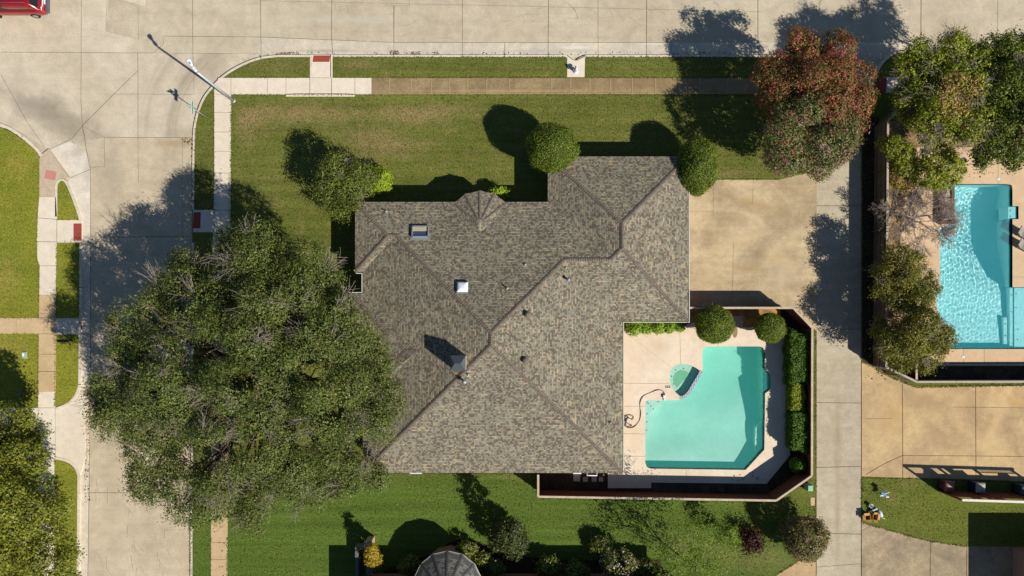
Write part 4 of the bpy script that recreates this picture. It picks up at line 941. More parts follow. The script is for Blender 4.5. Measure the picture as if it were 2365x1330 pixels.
M['tip_rust'] = leaf_mat('tip_rust', [P(136, 92, 60), P(124, 86, 54), P(142, 106, 64)], gain=1.25)
tree('crepe_myrtle', 'crepe myrtle with red blossom, the northern of the two flowering trees by the alley', 'tree', [(1828, 140, 5, 68), (1905, 142, 5, 72), (1958, 205, 4.6, 70), (1798, 190, 4.4, 60), (1880, 205, 5.4, 86), (1950, 262, 4.2, 60), (1785, 235, 3.6, 44), (1850, 105, 4.6, 40)], (1846, 225), 42000, 0.13, [M['crepe'], M['tip_rust'], M['bloom_red'], M['bloom_bright']], 11, per=7, cr=0.26, trunk_r=0.14, stems=3, slotp=[0.20, 0.20, 0.06], twigs=0)
tree('crepe_myrtle', 'crepe myrtle with faint pink blossom, the southern of the two flowering trees by the alley', 'tree', [(1862, 318, 5.1, 92), (1806, 335, 4.2, 58), (1925, 322, 4.5, 62), (1880, 362, 3.8, 52), (1815, 285, 4.6, 56), (1950, 330, 4, 36)], (1840, 335), 34000, 0.13, [M['crepe2'], M['bloom_pink'], M['bloom_bright'], M['tip_rust']], 12, per=7, cr=0.26, trunk_r=0.14, stems=3, slotp=[0.24, 0.02, 0.10])
M['yaupon'] = leaf_mat('yaupon', [P(70, 84, 30), P(94, 104, 42), P(114, 118, 56), P(80, 92, 34), P(54, 70, 26)], gain=1.5)
tree('shrub_tree', 'loose olive-green shrub tree at the north-west corner of the house', 'tree', [(800, 400, 2.9, 50), (790, 452, 2.3, 56), (832, 430, 2.3, 46), (765, 430, 2.8, 42), (770, 385, 3.3, 34), (800, 488, 1.6, 32), (850, 408, 1.7, 28)], (800, 432), 21000, 0.12, [M['yaupon']], 13, cr=0.24, trunk_r=0.09, stems=3, twigs=14, twig_len=.6, spray=0.8, per=5)
M['lime'] = leaf_mat('lime', [P(110, 134, 24), P(140, 156, 36), P(96, 122, 28), P(156, 160, 50)])
tree('shrub', 'bright lime green shrub tucked beside the olive-green shrub tree', 'shrub', [(876, 412, 1.0, 27, 1.0), (862, 425, .8, 20, 1), (885, 430, .7, 18)], (874, 418), 3800, 0.13, [M['lime']], 14, cr=0.2, trunk_r=0.04)
M['bloom_yellow'] = leaf_mat('bloom_yellow', [P(232, 190, 70), P(240, 206, 96)])
tree('shrub', 'small bright green shrub with a few yellow blooms beside the round roof bay', 'shrub', [(1150, 446, 1.0, 15), (1162, 447, .9, 12), (1139, 443, .8, 9)], (1150, 448), 1500, 0.14, [M['lime'], M['bloom_yellow']], 15, cr=0.16, trunk_r=0.03, slotp=[0.08])
M['east_leaf'] = leaf_mat('east_leaf', [P(96, 106, 22), P(120, 126, 32), P(136, 136, 42), P(82, 94, 22), P(62, 78, 18)], gain=1.95)
M['east_dark'] = leaf_mat('east_dark', [P(80, 94, 24), P(100, 112, 32), P(116, 124, 40), P(66, 80, 22), P(52, 68, 18)], gain=1.5)
M['rusty'] = leaf_mat('rusty', [P(168, 128, 70), P(150, 116, 72), P(140, 120, 90)])
def thin(cx, cy, z, rr):
    c = np.array(W(cx, cy, z))
    def f(pos, slots, rng):
        d = np.linalg.norm((pos - c)[:, :2], axis=1); m = (d < rr * S * .9) & (rng.random(len(pos)) < .55)
        slots[m] = 1; return slots
    return f
tree('elm_tree', 'yellow-green tree with a bare grey and rusty patch at the corner of the neighbouring yard', 'tree', [(2128, 145, 5.6, 54), (2185, 128, 6, 52), (2118, 205, 5.2, 54), (2200, 215, 6.2, 66), (2250, 165, 6.2, 54), (2160, 275, 5.2, 54), (2230, 285, 5.8, 56), (2100, 250, 4.2, 38)], (2160, 215), 46000, 0.14, [M['east_leaf'], M['rusty']], 16, per=7, cr=0.30, trunk_r=0.22, twigs=80, patch=thin(2200, 225, 6.5, 48), spray=.3)
tree('elm_tree', 'yellow-green tree at the upper right edge of the photo, overhanging the pool deck', 'tree', [(2310, 130, 6.4, 54), (2350, 190, 6.8, 70), (2310, 250, 6.4, 62), (2285, 330, 5.6, 42), (2345, 310, 6, 52), (2400, 120, 7, 80), (2270, 365, 5, 28), (2420, 240, 7, 80), (2335, 360, 5, 30)], (2330, 225), 48000, 0.14, [M['east_dark']], 17, per=7, cr=0.30, trunk_r=0.24, twigs=20, spray=.3)
tree('shrub', 'round yellow-green shrub beside the end of the brick planter at the pool', 'shrub', [(2165, 372, 2.8, 42), (2145, 398, 2.2, 36), (2195, 395, 2.2, 32), (2170, 412, 1.8, 28)], (2165, 388), 9000, 0.14, [M['east_leaf']], 18, cr=0.28, trunk_r=0.07)
tree('shrub', 'small leaning green shrub growing over the top of the grey alley fence', 'shrub', [(2062, 338, 2.4, 24), (2082, 352, 2.4, 26), (2088, 380, 2, 22), (2040, 332, 2.0, 14)], (2072, 352), 4200, 0.13, [M['east_leaf']], 19, cr=0.24, trunk_r=0.05)
M['dry_leaf'] = leaf_mat('dry_leaf', [P(140, 118, 60), P(160, 130, 70), P(110, 100, 48)])
tree('shrub', 'dry brownish shrub on the inside of the grey alley fence', 'shrub', [(2072, 405, 1.2, 24), (2082, 425, 1.0, 20)], (2072, 412), 2200, 0.12, [M['dry_leaf'], M['east_leaf']], 20, cr=0.22, trunk_r=0.04, slotp=[.3])
M['cedar'] = leaf_mat('cedar', [P(78, 80, 26), P(104, 102, 36), P(124, 114, 48), P(88, 90, 30), P(60, 66, 22)], gain=1.85)
tree('evergreen_tree', 'dark olive evergreen leaning over the grey alley fence, beside the bare tree', 'tree', [(2072, 612, 3.3, 46), (2108, 640, 3.5, 48), (2056, 668, 2.9, 40), (2100, 690, 3.1, 44), (2138, 660, 2.6, 32), (2035, 620, 2.4, 22)], (2085, 655), 22000, 0.125, [M['cedar']], 21, per=6, cr=0.26, trunk_r=0.12, spray=.4, twigs=14, twig_len=.7)
tree('evergreen_tree', "dark olive evergreen by the brick corner planter at the pool's lower end", 'tree', [(2072, 770, 3.5, 52), (2110, 765, 3.8, 58), (2150, 790, 3.2, 48), (2070, 815, 3.0, 46), (2115, 825, 3.2, 46), (2040, 760, 2.6, 28), (2178, 772, 2.6, 22)], (2100, 792), 26000, 0.125, [M['cedar']], 22, per=6, cr=0.26, trunk_r=0.13, spray=.4, twigs=14, twig_len=.7)
# bare tree
rng = np.random.default_rng(31)
bt = empty('bare_tree', W(2086, 508), 'leafless grey tree with fine twigs leaning over the blue pool', 'tree')
segs, fine = [], []
def grow(p, d, L, r, lev):
    e = p + d * L; sg, pts = bend(p, e, r, r * .62, rng, 3, 0.12)
    (segs if lev < 3 else fine).extend(sg)
    if lev >= 7: return
    for k in range(3):
        nd = d + rng.normal(size=3) * (0.5 if lev else .75); nd[2] = nd[2] * .6 + (.22 if lev < 3 else .02); nd /= np.linalg.norm(nd)
        grow(pts[2 if k == 0 else 3], nd, L * (0.60 + .25 * rng.random()), max(.011, r * .54), lev + 1)
b0 = np.array(W(2086, 508)); b0[2] = -.1
segs += bend(b0, b0 + np.array([0.1, 0, 1.1]), .14, .12, rng, 3, .05)[0]
for a in np.arange(0, 360, 51):
    grow(b0 + np.array([0.1, 0, 1.05]), np.array([math.cos(R(a + 10)) * .8, math.sin(R(a + 10)) * .8, .42]), 1.08, .06, 1)
twig_mesh('trunk', segs, M['bark_grey'], bt, 6); twig_mesh('fine_branches', fine, M['bark_grey'], bt, 3)

# clipped plants: a dense skin of small leaves over a dark green core
def clipped(name, label, cat, c, rad, z0, z1, leafm, seed, n, size=0.075, group=None, stem=0.0, boxed=None, parts=True, rough=0.05):
    rng = np.random.default_rng(seed); p = W(c[0], c[1], (z0 + z1) / 2)
    root = empty(name, (p.x, p.y, 0), label, cat, group)
    hz = (z1 - z0) / 2; cz_ = (z0 + z1) / 2
    if boxed is None:
        rx, ry = rad[0] * S * .95, rad[1] * S * .95
        d = rng.normal(size=(n, 3)); d /= np.linalg.norm(d, axis=1)[:, None]; d = d[d[:, 2] > -.75]
        nz = np.sin(d[:, 0] * 5 + seed) * np.sin(d[:, 1] * 6 + 1.3 * seed) * .055 + np.sin(d[:, 2] * 7) * .015
        f = 1 + nz + rng.normal(size=len(d)) * rough * .6 + (rng.random(len(d)) < .03) * rng.random(len(d)) * .12
        pos = np.array([p.x, p.y, cz_]) + d * np.array([rx, ry, hz]) * f[:, None]; nr = d / np.array([rx, ry, hz])
    else:
        sx, sy = boxed[0] * S * .5 * .96, boxed[1] * S * .5 * .96
        u = rng.random((n, 3)) * 2 - 1; ar = np.array([sy * hz, sx * hz, sx * sy * 1.6]); ax = rng.choice(3, n, p=ar / ar.sum())
        sg = np.where(rng.random(n) < .5, -1., 1.); sg[ax == 2] = 1
        u[np.arange(n), ax] = sg; q = np.abs(u); 
        sc_ = 1 - 0.10 * (np.sort(q, axis=1)[:, 1] ** 6)
        bump = 1 + .10 * np.sin(u[:, 0] * sx * 5 + seed) * np.sin(u[:, 1] * sy * 5 + seed * 2)
        pos = np.array([p.x, p.y, cz_]) + u * np.array([sx, sy, hz]) * (sc_ * bump)[:, None] + rng.normal(size=(n, 3)) * rough
        nr = np.zeros((n, 3)); nr[np.arange(n), ax] = sg
    nr = nr / np.linalg.norm(nr, axis=1)[:, None] + rng.normal(size=pos.shape) * .55; nr /= np.linalg.norm(nr, axis=1)[:, None]
    leaf_mesh('foliage', pos, nr, size * (0.6 + .8 * rng.random(len(pos))), [leafm], root, rng)
    bm = bmesh.new()
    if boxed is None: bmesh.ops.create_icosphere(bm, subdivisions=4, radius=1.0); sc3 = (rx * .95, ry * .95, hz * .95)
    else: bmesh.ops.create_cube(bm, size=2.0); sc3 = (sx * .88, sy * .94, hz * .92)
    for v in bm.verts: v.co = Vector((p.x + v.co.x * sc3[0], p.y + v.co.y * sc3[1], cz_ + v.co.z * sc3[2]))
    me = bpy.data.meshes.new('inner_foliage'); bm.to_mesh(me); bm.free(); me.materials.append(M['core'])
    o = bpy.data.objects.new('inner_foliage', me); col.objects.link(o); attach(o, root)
    b = MB(); b.tube([(p.x, p.y, -.05), (p.x + .03, p.y, z0 * .6 + .1), (p.x, p.y, z0 + .3)], [.075, .06, .05], 8); b.build('trunk', M['bark'], root)
    return root
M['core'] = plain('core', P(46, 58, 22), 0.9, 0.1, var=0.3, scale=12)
M['holly'] = leaf_mat('holly', [P(72, 88, 24), P(98, 112, 36), P(122, 130, 48), P(60, 76, 24), P(86, 100, 30)], clump=2.5, gain=1.9)
M['hedge'] = leaf_mat('hedge', [P(56, 90, 16), P(80, 112, 24), P(100, 126, 32), P(46, 76, 14)], clump=2.5, gain=1.3)
M['hedge_lime'] = leaf_mat('hedge_lime', [P(116, 128, 22), P(140, 146, 36), P(96, 116, 24)], clump=2.5)
clipped('topiary_tree', 'dome-clipped topiary tree at the inner corner north of the house, left of the roof wing', 'topiary', (1275, 342), (58, 55), 1.2, 4.3, M['holly'], 41, 26000, stem=1)
clipped('topiary_tree', 'oval clipped topiary tree pressed against the north-east roof corner', 'topiary', (1609, 384), (46, 64), 0.8, 4.0, M['holly'], 42, 26000, stem=1)
clipped('topiary_tree', 'larger of the two round clipped topiary balls inside the pool fence', 'topiary', (1650, 749), (44, 43), 0.9, 2.9, M['holly'], 43, 20000, stem=1)
clipped('topiary_tree', 'smaller of the two round clipped topiary balls inside the pool fence', 'topiary', (1778, 757), (35, 34), 0.8, 2.3, M['holly'], 44, 14000, stem=1)
hg = 'hedge blocks along the pool fence'
clipped('hedge', 'long green hedge block by the pool fence, next to the smaller topiary ball', 'hedge', (1837, 825), None, 0.05, 1.45, M['hedge'], 45, 13000, 0.11, hg, boxed=(40, 122), rough=.06)
clipped('hedge', 'yellow-green hedge block between two darker blocks by the pool fence', 'hedge', (1836, 916), None, 0.05, 1.25, M['hedge_lime'], 46, 6000, 0.10, hg, boxed=(30, 66), rough=.05)
clipped('hedge', 'dark green hedge block opposite the pool seat, by the pool fence', 'hedge', (1840, 994), None, 0.05, 1.4, M['hedge'], 47, 10000, 0.11, hg, boxed=(37, 92), rough=.06)
clipped('hedge', 'small round-topped hedge shrub at the end of the row by the pool fence', 'hedge', (1843, 1072), (19, 19), 0.1, 1.4, M['hedge'], 48, 3600, 0.11, hg)
M['bedplant'] = leaf_mat('bedplant', [P(92, 128, 22), P(122, 150, 36), P(140, 158, 48), P(76, 108, 24)], clump=3)
bg_ = 'low plants under the eave by the pool'
for i, (x, w_, lb) in enumerate([(1464, 20, 'leafy green plant at the wall corner, first in the row under the pool-side eave'), (1492, 16, 'leafy green plant under the pool-side eave, second from the wall corner'), (1519, 15, 'leafy green plant in the middle of the row under the pool-side eave'), (1545, 13, 'leafy green plant fourth in the row under the pool-side eave'), (1568, 9, 'smallest leafy plant, at the outer end of the row under the eave')]):
    tree('bed_plant', lb, 'plant', [(x, 755, .55, w_, .9), (x + 5, 758, .45, w_ * .7, .9), (x - 6, 752, .5, w_ * .7, .9)], (x, 754), 1500, 0.12, [M['bedplant'], M['bloom_pink']], 50 + i, cr=0.15, trunk_r=.02, group=bg_, slotp=[.05])

# neighbour's planting along the bottom
M['magnolia'] = leaf_mat('magnolia', [P(46, 58, 28), P(70, 80, 40), P(92, 96, 52), P(56, 68, 32)], gain=1.3)
tree('magnolia_tree', 'slim dark green tree standing alone on the lawn south of the house', 'tree', [(1172, 1240, 1.4, 34, 1.0), (1178, 1226, 2.5, 28, 1.2), (1184, 1214, 3.6, 18, 1.6), (1152, 1248, 1.3, 24), (1198, 1244, 1.5, 24), (1188, 1266, 1.0, 22)], (1168, 1218), 6500, 0.16, [M['magnolia']], 61, cr=0.26, trunk_r=0.08)
M['gold'] = leaf_mat('gold', [P(166, 146, 40), P(188, 164, 52), P(140, 126, 38), P(176, 140, 40)], gain=1.25)
tree('shrub', 'golden yellow shrub beside the brick pillar', 'shrub', [(862, 1288, 1.3, 18, 1.3), (858, 1275, 1.7, 15, 1.4), (868, 1296, .9, 15), (858, 1266, 2.2, 9, 1.5)], (872, 1274), 3600, 0.12, [M['gold']], 62, cr=0.16, trunk_r=0.05)
M['redshrub'] = leaf_mat('redshrub', [P(58, 34, 34), P(74, 38, 38), P(120, 46, 42), P(46, 32, 32), P(52, 34, 34)], gain=.9)
tree('shrub', 'dark red-leaved shrub alone on the lawn beside the brown-green tree', 'shrub', [(1735, 1246, .8, 22), (1720, 1242, .6, 15), (1748, 1256, .6, 15), (1742, 1236, .6, 13), (1738, 1264, .5, 12)], (1735, 1246), 1700, 0.16, [M['redshrub']], 63, cr=0.16, trunk_r=0.04, spray=1.6)
M['photinia'] = leaf_mat('photinia', [P(70, 74, 44), P(104, 98, 62), P(124, 106, 68), P(84, 84, 52), P(130, 110, 84)])
tree('photinia_tree', 'rounded brown-green small tree standing on the edge of the alley', 'tree', [(1862, 1240, 1.9, 46, .9), (1835, 1225, 1.6, 30), (1885, 1230, 1.7, 28), (1862, 1268, 1.3, 30), (1845, 1255, 1.6, 32)], (1846, 1226), 11000, 0.14, [M['photinia'], M['rusty']], 64, cr=0.24, trunk_r=0.09, slotp=[.12])
M['wisp'] = leaf_mat('wisp', [P(92, 112, 34), P(110, 128, 44), P(80, 100, 32)], 0.4, gain=1.7)
tree('willow_tree', 'thin wispy tree with see-through light green crown at the lower edge', 'tree', [(1600, 1300, 3.6, 56), (1560, 1262, 4.4, 52), (1640, 1268, 3.9, 52), (1600, 1232, 4.6, 50), (1630, 1330, 3, 40), (1540, 1310, 3.6, 40)], (1592, 1305), 6500, 0.115, [M['wisp']], 65, cr=0.5, trunk_r=0.06, stems=3, thick=.3, limbs=2)
tree('sapling', 'light green sapling between the wispy tree and the dark red shrub', 'tree', [(1682, 1228, 2.0, 22, 1.2), (1690, 1245, 1.4, 20), (1672, 1240, 1.5, 18)], (1680, 1226), 1500, 0.12, [M['wisp']], 66, cr=0.24, trunk_r=0.03, thick=.3)
M['bedshrub'] = leaf_mat('bedshrub', [P(62, 72, 34), P(96, 104, 48), P(128, 130, 70), P(54, 64, 30)])
M['bloom_lilac'] = leaf_mat('bloom_lilac', [P(206, 178, 200), P(220, 200, 190)])
for i, (x, y, r_, z_, lb) in enumerate([(1080, 1268, 20, .8, 'leafy shrub in the dark bed beside the round grey shingled roof'), (1112, 1296, 21, .8, 'leafy shrub below the slim dark tree in the shaded bed'), (1140, 1310, 18, .8, 'small leafy shrub at the lower edge, right of the round grey roof'), (1268, 1306, 24, .8, 'leafy shrub in the long shaded bed, left of the lilac-flowered one'), (1330, 1318, 24, .8, 'low leafy shrub at the middle of the long shaded bed'), (1388, 1256, 20, .7, 'small lacy shrub at the edge of the long building shadow'), (1432, 1300, 34, 1.4, 'flowering shrub with lilac blooms in the long shaded bed'), (1490, 1312, 24, 1.0, 'reddish-tipped shrub at the right end of the long shaded bed'), (950, 1306, 22, .8, 'shaded leafy shrub left of the round grey shingled roof')]):
    tree('bed_shrub', lb, 'shrub', [(x, y, z_, r_), (x + r_ * .6, y + 6, z_ * .8, r_ * .7), (x - r_ * .6, y + 4, z_ * .8, r_ * .7)], (x, y), 2200, 0.14, [M['bedshrub'], M['bloom_lilac'] if i == 6 else (M['redshrub'] if i == 7 else M['lime'])], 70 + i, cr=0.2, trunk_r=.03, group='shrubs in the neighbouring house bed', slotp=[.25 if i in (6, 7) else .12])
ground('planting_bed', smooth([(880, 1345), (900, 1312), (950, 1296), (1000, 1275), (1040, 1252), (1080, 1245), (1140, 1262), (1250, 1290), (1480, 1296), (1530, 1310), (1520, 1500), (880, 1500)], 4, True), 0.012, -0.1, M['soil'])

# ------------------------------------------------------------------ neighbouring buildings (mostly outside the frame)
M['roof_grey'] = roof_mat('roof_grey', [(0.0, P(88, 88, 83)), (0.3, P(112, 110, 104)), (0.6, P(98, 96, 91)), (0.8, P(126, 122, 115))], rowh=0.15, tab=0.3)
def hip_house(name, label, x0, y0, x1, y1, ze, sl, ins=13):
    root = empty(name, W((x0 + x1) / 2, (y0 + y1) / 2), label, 'house')
    def q(u, v, z): 
        p = W(u, v); return Vector((p.x, p.y, z))
    hw = min(x1 - x0, y1 - y0) / 2; zr = ze + sl * hw * S
    if x1 - x0 > y1 - y0: r0, r1 = q(x0 + hw, (y0 + y1) / 2, zr), q(x1 - hw, (y0 + y1) / 2, zr)
    else: r0, r1 = q((x0 + x1) / 2, y0 + hw, zr), q((x0 + x1) / 2, y1 - hw, zr)
    a, b_, c, d = q(x0, y0, ze), q(x1, y0, ze), q(x1, y1, ze), q(x0, y1, ze)
    u = UVB()
    if x1 - x0 > y1 - y0:
        u.face([a, b_, r1, r0], a, (1, 0, 0)); u.face([c, d, r0, r1], c, (1, 0, 0)); u.face([b_, c, r1], b_, (0, 1, 0)); u.face([d, a, r0], d, (0, 1, 0))
    else:
        u.face([d, a, r0, r1], a, (0, 1, 0)); u.face([b_, c, r1, r0], c, (0, 1, 0)); u.face([a, b_, r0], a, (1, 0, 0)); u.face([c, d, r1], c, (1, 0, 0))
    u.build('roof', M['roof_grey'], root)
    b = MB(); b.prism([tuple(q(*p, 0)[:2]) for p in inset([(x0, y0), (x1, y0), (x1, y1), (x0, y1)], ins)], 0, ze - .1); b.build('wall', M['brick'], root)
    b = MB(); b.prism([tuple(q(*p, 0)[:2]) for p in inset([(x0, y0), (x1, y0), (x1, y1), (x0, y1)], .5)], ze - .17, ze - .01, bottom=True); b.build('fascia', M['trim'], root)
    return root
nh = hip_house('house', 'neighbouring house along the lower edge with a round grey shingled bay roof', 833, 1311, 1563, 1800, 2.5, .5)
TC2 = W(1034, 1352, 2.4); r2 = 79 * S * (H - 2.4) / H; nv = 14
pv = [Vector((TC2.x + r2 * math.cos(R(a)), TC2.y + r2 * math.sin(R(a)), 2.4)) for a in [360 / nv * (i + .5) for i in range(nv)]]
ap = Vector((TC2.x, TC2.y, 4.1)); u = UVB()
for i in range(nv): u.face([pv[i], pv[(i + 1) % nv], ap], pv[i], pv[(i + 1) % nv] - pv[i])
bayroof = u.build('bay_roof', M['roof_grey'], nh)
mb = MB()
for p in pv:
    L = (ap - p).length; t = (ap - p) / L; sd = t.cross(Vector((0, 0, 1))).normalized(); k = 0
    while k < L - .3:
        w1 = .10 * (1 - .6 * k / L); a_, c_ = p + t * k, p + t * (k + .2); u1, u2 = Vector((0, 0, .03)), Vector((0, 0, .015))
        mb.add([a_ + sd * w1 + u1 * .5, a_ + u1, a_ - sd * w1 + u1 * .5, c_ + sd * w1 + u2 * .5, c_ + u2, c_ - sd * w1 + u2 * .5], [(0, 1, 4, 3), (1, 2, 5, 4)]); k += .18
mb.build('ridge_cap', plain('cap_grey2', P(84, 82, 78), .9), bayroof)
mb = MB()
for i in range(nv): mb.bar(pv[i] + Vector((0, 0, -.06)), pv[(i + 1) % nv] + Vector((0, 0, -.06)), .05, .1)
mb.build('gutter', M['trim'], bayroof)
b = MB(); b.prism([(TC2.x + (p.x - TC2.x) * .86, TC2.y + (p.y - TC2.y) * .86) for p in pv], 0, 2.35); b.build('bay_wall', M['brick'], nh)
hip_house('house', 'neighbouring house beyond the lower right corner, seen by its square shadow on the lawn', 2311, 1237, 2900, 1800, 2.55, .5, 27)
pw = empty('brick_planter', W(838, 1290), 'low brick garden wall with a square pillar beside the golden shrub', 'wall')
M['brick_grey'] = brick_mat('brick_grey', P(150, 150, 142), P(172, 168, 156), P(110, 110, 108))
b = MB()
for (x0, y0, x1, y1) in ((820, 1263, 827, 1345), (827, 1263.1, 843, 1270), (845.2, 1271, 855, 1345)):
    b.prism([tuple(W(x, y, .9)[:2]) for x, y in ((x0, y0), (x1, y0), (x1, y1), (x0, y1))], 0, .9)
b.build('wall', M['brick_grey'], pw)
b = MB(); p_ = W(850, 1258, 1.3); b.box((p_.x, p_.y, .65), (.46, .46, 1.3)); b.box((p_.x, p_.y, 1.335), (.56, .56, .07)); b.build('pillar', plain('pillar', P(196, 176, 142), .85), pw)
def planter(label, poly, inner, h):
    root = empty('brick_planter', W(*poly[0]), label, 'planter')
    b = MB(); b.prism(px(poly), 0, h, 0, holes=[px(inner)]); b.build('brick_border', brick_mat('brick_red', P(120, 72, 56), P(140, 88, 68), P(110, 90, 76)), root)
    rng = random.Random(9); b = MB()
    xs = [p[0] for p in inner]; ys = [p[1] for p in inner]
    for i in range(60):
        x, y = rng.uniform(min(xs) + 2, max(xs) - 2), rng.uniform(min(ys) + 2, max(ys) - 2); c = W(x, y); r = rng.uniform(.06, .13)
        vs = []; 
        bm = bmesh.new(); bmesh.ops.create_icosphere(bm, subdivisions=1, radius=r)
        b.add([Vector((c.x + v.co.x * rng.uniform(.8, 1.3), c.y + v.co.y * rng.uniform(.8, 1.3), h * .7 + v.co.z * .7)) for v in bm.verts], [[v.index for v in f.verts] for f in bm.faces]); bm.free()
    o = b.build('stones', plain('stones', P(196, 186, 166), .8, var=.25, scale=3), root); o['kind'] = 'stuff'
    return root
planter('long brick planter of pale stones at the upper left side of the blue pool', [(2166, 425), (2196, 425), (2196, 518), (2166, 518)], [(2173, 431), (2189, 431), (2189, 512), (2173, 512)], .45)
planter('brick planter of pale stones at the lower left corner of the blue pool', [(2132, 786), (2184, 786), (2184, 817), (2132, 817)], [(2139, 790), (2178, 790), (2178, 811), (2139, 811)], .4)
for x, y, lb in ((2216, 374, 'round dark grey pot on the pool deck, beside the upper side of the round shrub'), (2217, 396, 'round dark grey pot half hidden under the round shrub, nearer the pool')):
    p_ = W(x, y); b = MB(); b.lathe((p_.x, p_.y, 0.02), [(.14, 0), (.2, .2), (.24, .42), (.25, .45), (.21, .45), (.2, .38), (.02, .37)], 18)
    o = b.build('plant_pot', plain('pot', P(74, 82, 76), .6)); tag(o, lb, 'pot')

# ------------------------------------------------------------------ street furniture and small things
M['steel'] = plain('steel', P(206, 212, 214), .45, .5, .3, var=.05)
M['lamp_white'] = plain('lamp_white', P(236, 240, 244), .4, .4, var=.03)
lp = W(540, 233); tp = Vector((lp.x, lp.y, 5.9))
st_ = empty('street_lamp', lp, 'tall pale grey street lamp standing at the corner pavement', 'street lamp')
b = MB(); b.tube([(lp.x, lp.y, .02), (lp.x, lp.y, 5.9)], [.115, .065], 12); b.build('pole', M['steel'], st_)
b = MB(); b.lathe((lp.x, lp.y, .02), [(.16, 0), (.15, .05), (.12, .08)], 12); b.build('base', M['steel'], st_)
ad = Vector((-.60, .80, 0)).normalized(); sd = Vector((-ad.y, ad.x, 0))
b = MB(); b.tube([tp + Vector((0, 0, -.06)), tp + ad * .2 + Vector((0, 0, .02)), tp + ad * .62 + Vector((0, 0, .05))], .032, 8); b.build('arm', M['steel'], st_)
b = MB(); hc = tp + ad * .27 + Vector((0, 0, .05)); b.box(hc, (.34, .19, .14), math.atan2(ad.y, ad.x)); b.build('control_box', M['lamp_white'], st_, bevel=.02)
b = MB(); vs = []; prof = [(.50, .05), (.58, .08), (.74, .12), (.92, .165), (1.03, .16), (1.10, .11), (1.13, .04)]; n = 12
for s_, r_ in prof:
    for k in range(n):
        a = 2 * math.pi * k / n; vs.append(tp + ad * s_ + sd * math.cos(a) * r_ + Vector((0, 0, .05 + math.sin(a) * r_ * .45)))
b.add(vs, [(i * n + k, i * n + (k + 1) % n, (i + 1) * n + (k + 1) % n, (i + 1) * n + k) for i in range(len(prof) - 1) for k in range(n)] + [tuple(range(n)), tuple((len(prof) - 1) * n + k for k in range(n))], 0, True)
hd_ = b.build('lamp_head', M['lamp_white'], st_, fixn=True)
b = MB(); c_ = tp + ad * .72 + Vector((0, 0, .10)); b.lathe(c_, [(.045, 0), (.045, .07), (.03, .09)], 10); b.build('sensor', plain('sensor', P(80, 96, 120), .4), hd_)

sp_ = W(478, 271); M['sign_green'] = plain('sign_green', P(40, 150, 108), .4, .4, var=.04)
sg_ = empty('street_sign', sp_, 'street-name sign post with crossed green blades on the corner verge', 'street sign')
b = MB(); b.tube([(sp_.x, sp_.y, -.1), (sp_.x, sp_.y, 2.95)], .03, 8); b.build('post', M['steel'], sg_)
for (zc, L, hh, ang) in ((2.42, .86, .22, 90), (2.42, .42, .16, 0), (2.80, .30, .17, 90), (2.80, .50, .17, 0)):
    b = MB(); b.box((sp_.x + (.04 if ang == 90 else 0), sp_.y, zc), (L, .012, hh), R(ang)); bl = b.build('sign_blade', M['sign_green'], sg_)
    b = MB()
    for z2 in (zc + hh / 2, zc - hh / 2): b.box((sp_.x + (.04 if ang == 90 else 0), sp_.y, z2), (L, .02, .018), R(ang))
    b.build('edge_strip', M['lamp_white'], bl)

hy = W(1329.5, 165); fh = empty('fire_hydrant', hy, 'white fire hydrant on a small concrete pad beside the kerb', 'fire hydrant')
M['hydrant'] = plain('hydrant', P(226, 224, 236), .4, .4, var=.05)
b = MB(); b.lathe((hy.x, hy.y, .015), [(.19, 0), (.19, .04), (.12, .05), (.115, .48), (.15, .50), (.15, .55), (.13, .58), (.12, .66), (.07, .73), (.03, .75), (.03, .80), (.0, .80)], 14); b.build('barrel', M['hydrant'], fh)
for dx, dy, r_, L in ((0, 1, .085, .26), (1, 0, .055, .23), (-1, 0, .055, .23)):
    b = MB(); a_ = Vector((hy.x, hy.y, .42)); b.tube([a_, a_ + Vector((dx, dy, 0)) * (L - .07), a_ + Vector((dx, dy, 0)) * (L - .065), a_ + Vector((dx, dy, 0)) * L], [r_, r_, r_ * 1.25, r_ * 1.25], 12); b.build('nozzle_cap', M['hydrant'], fh)

# red estate car at the top left corner, rear to the right
M['car_red'] = plain('car_red', P(150, 18, 26), .22, .6, .1, var=.03, **{'Coat Weight': 0.8, 'Coat Roughness': 0.05})
M['car_glass'] = plain('car_glass', P(22, 26, 28), .06, .6, var=.02)
M['rubber'] = plain('rubber', P(34, 34, 34), .8, .2); M['rim'] = plain('rim', P(206, 206, 206), .35, .5, .7)
M['bumper'] = plain('bumper', P(96, 98, 104), .45, .4); M['tail'] = plain('tail', P(214, 48, 36), .15, .6)
cx, cy = W(119, 11)[:2]; ZR = -.12
car = empty('parked_car', (cx - 2.3, cy, ZR), 'red estate car with roof rails parked at the upper left corner of the street', 'car')
def cp_(x, y, z): return Vector((cx - x, cy + y, ZR + z))
def loft(name, secs, mat, parent, bev=.0, closed=True):
    b = MB(); n = len(secs[0]); vs = [p for s_ in secs for p in s_]
    fs = [(i * n + k, i * n + (k + 1) % n, (i + 1) * n + (k + 1) % n, (i + 1) * n + k) for i in range(len(secs) - 1) for k in range(n)]
    fs += [tuple(range(n)), tuple((len(secs) - 1) * n + k for k in range(n))]
    b.add(vs, fs, 0, True); o = b.build(name, mat, parent, fixn=True)
    if bev:
        md = o.modifiers.new('bevel', 'BEVEL'); md.width = bev; md.segments = 3; md.limit_method = 'ANGLE'; md.angle_limit = R(25)
    return o
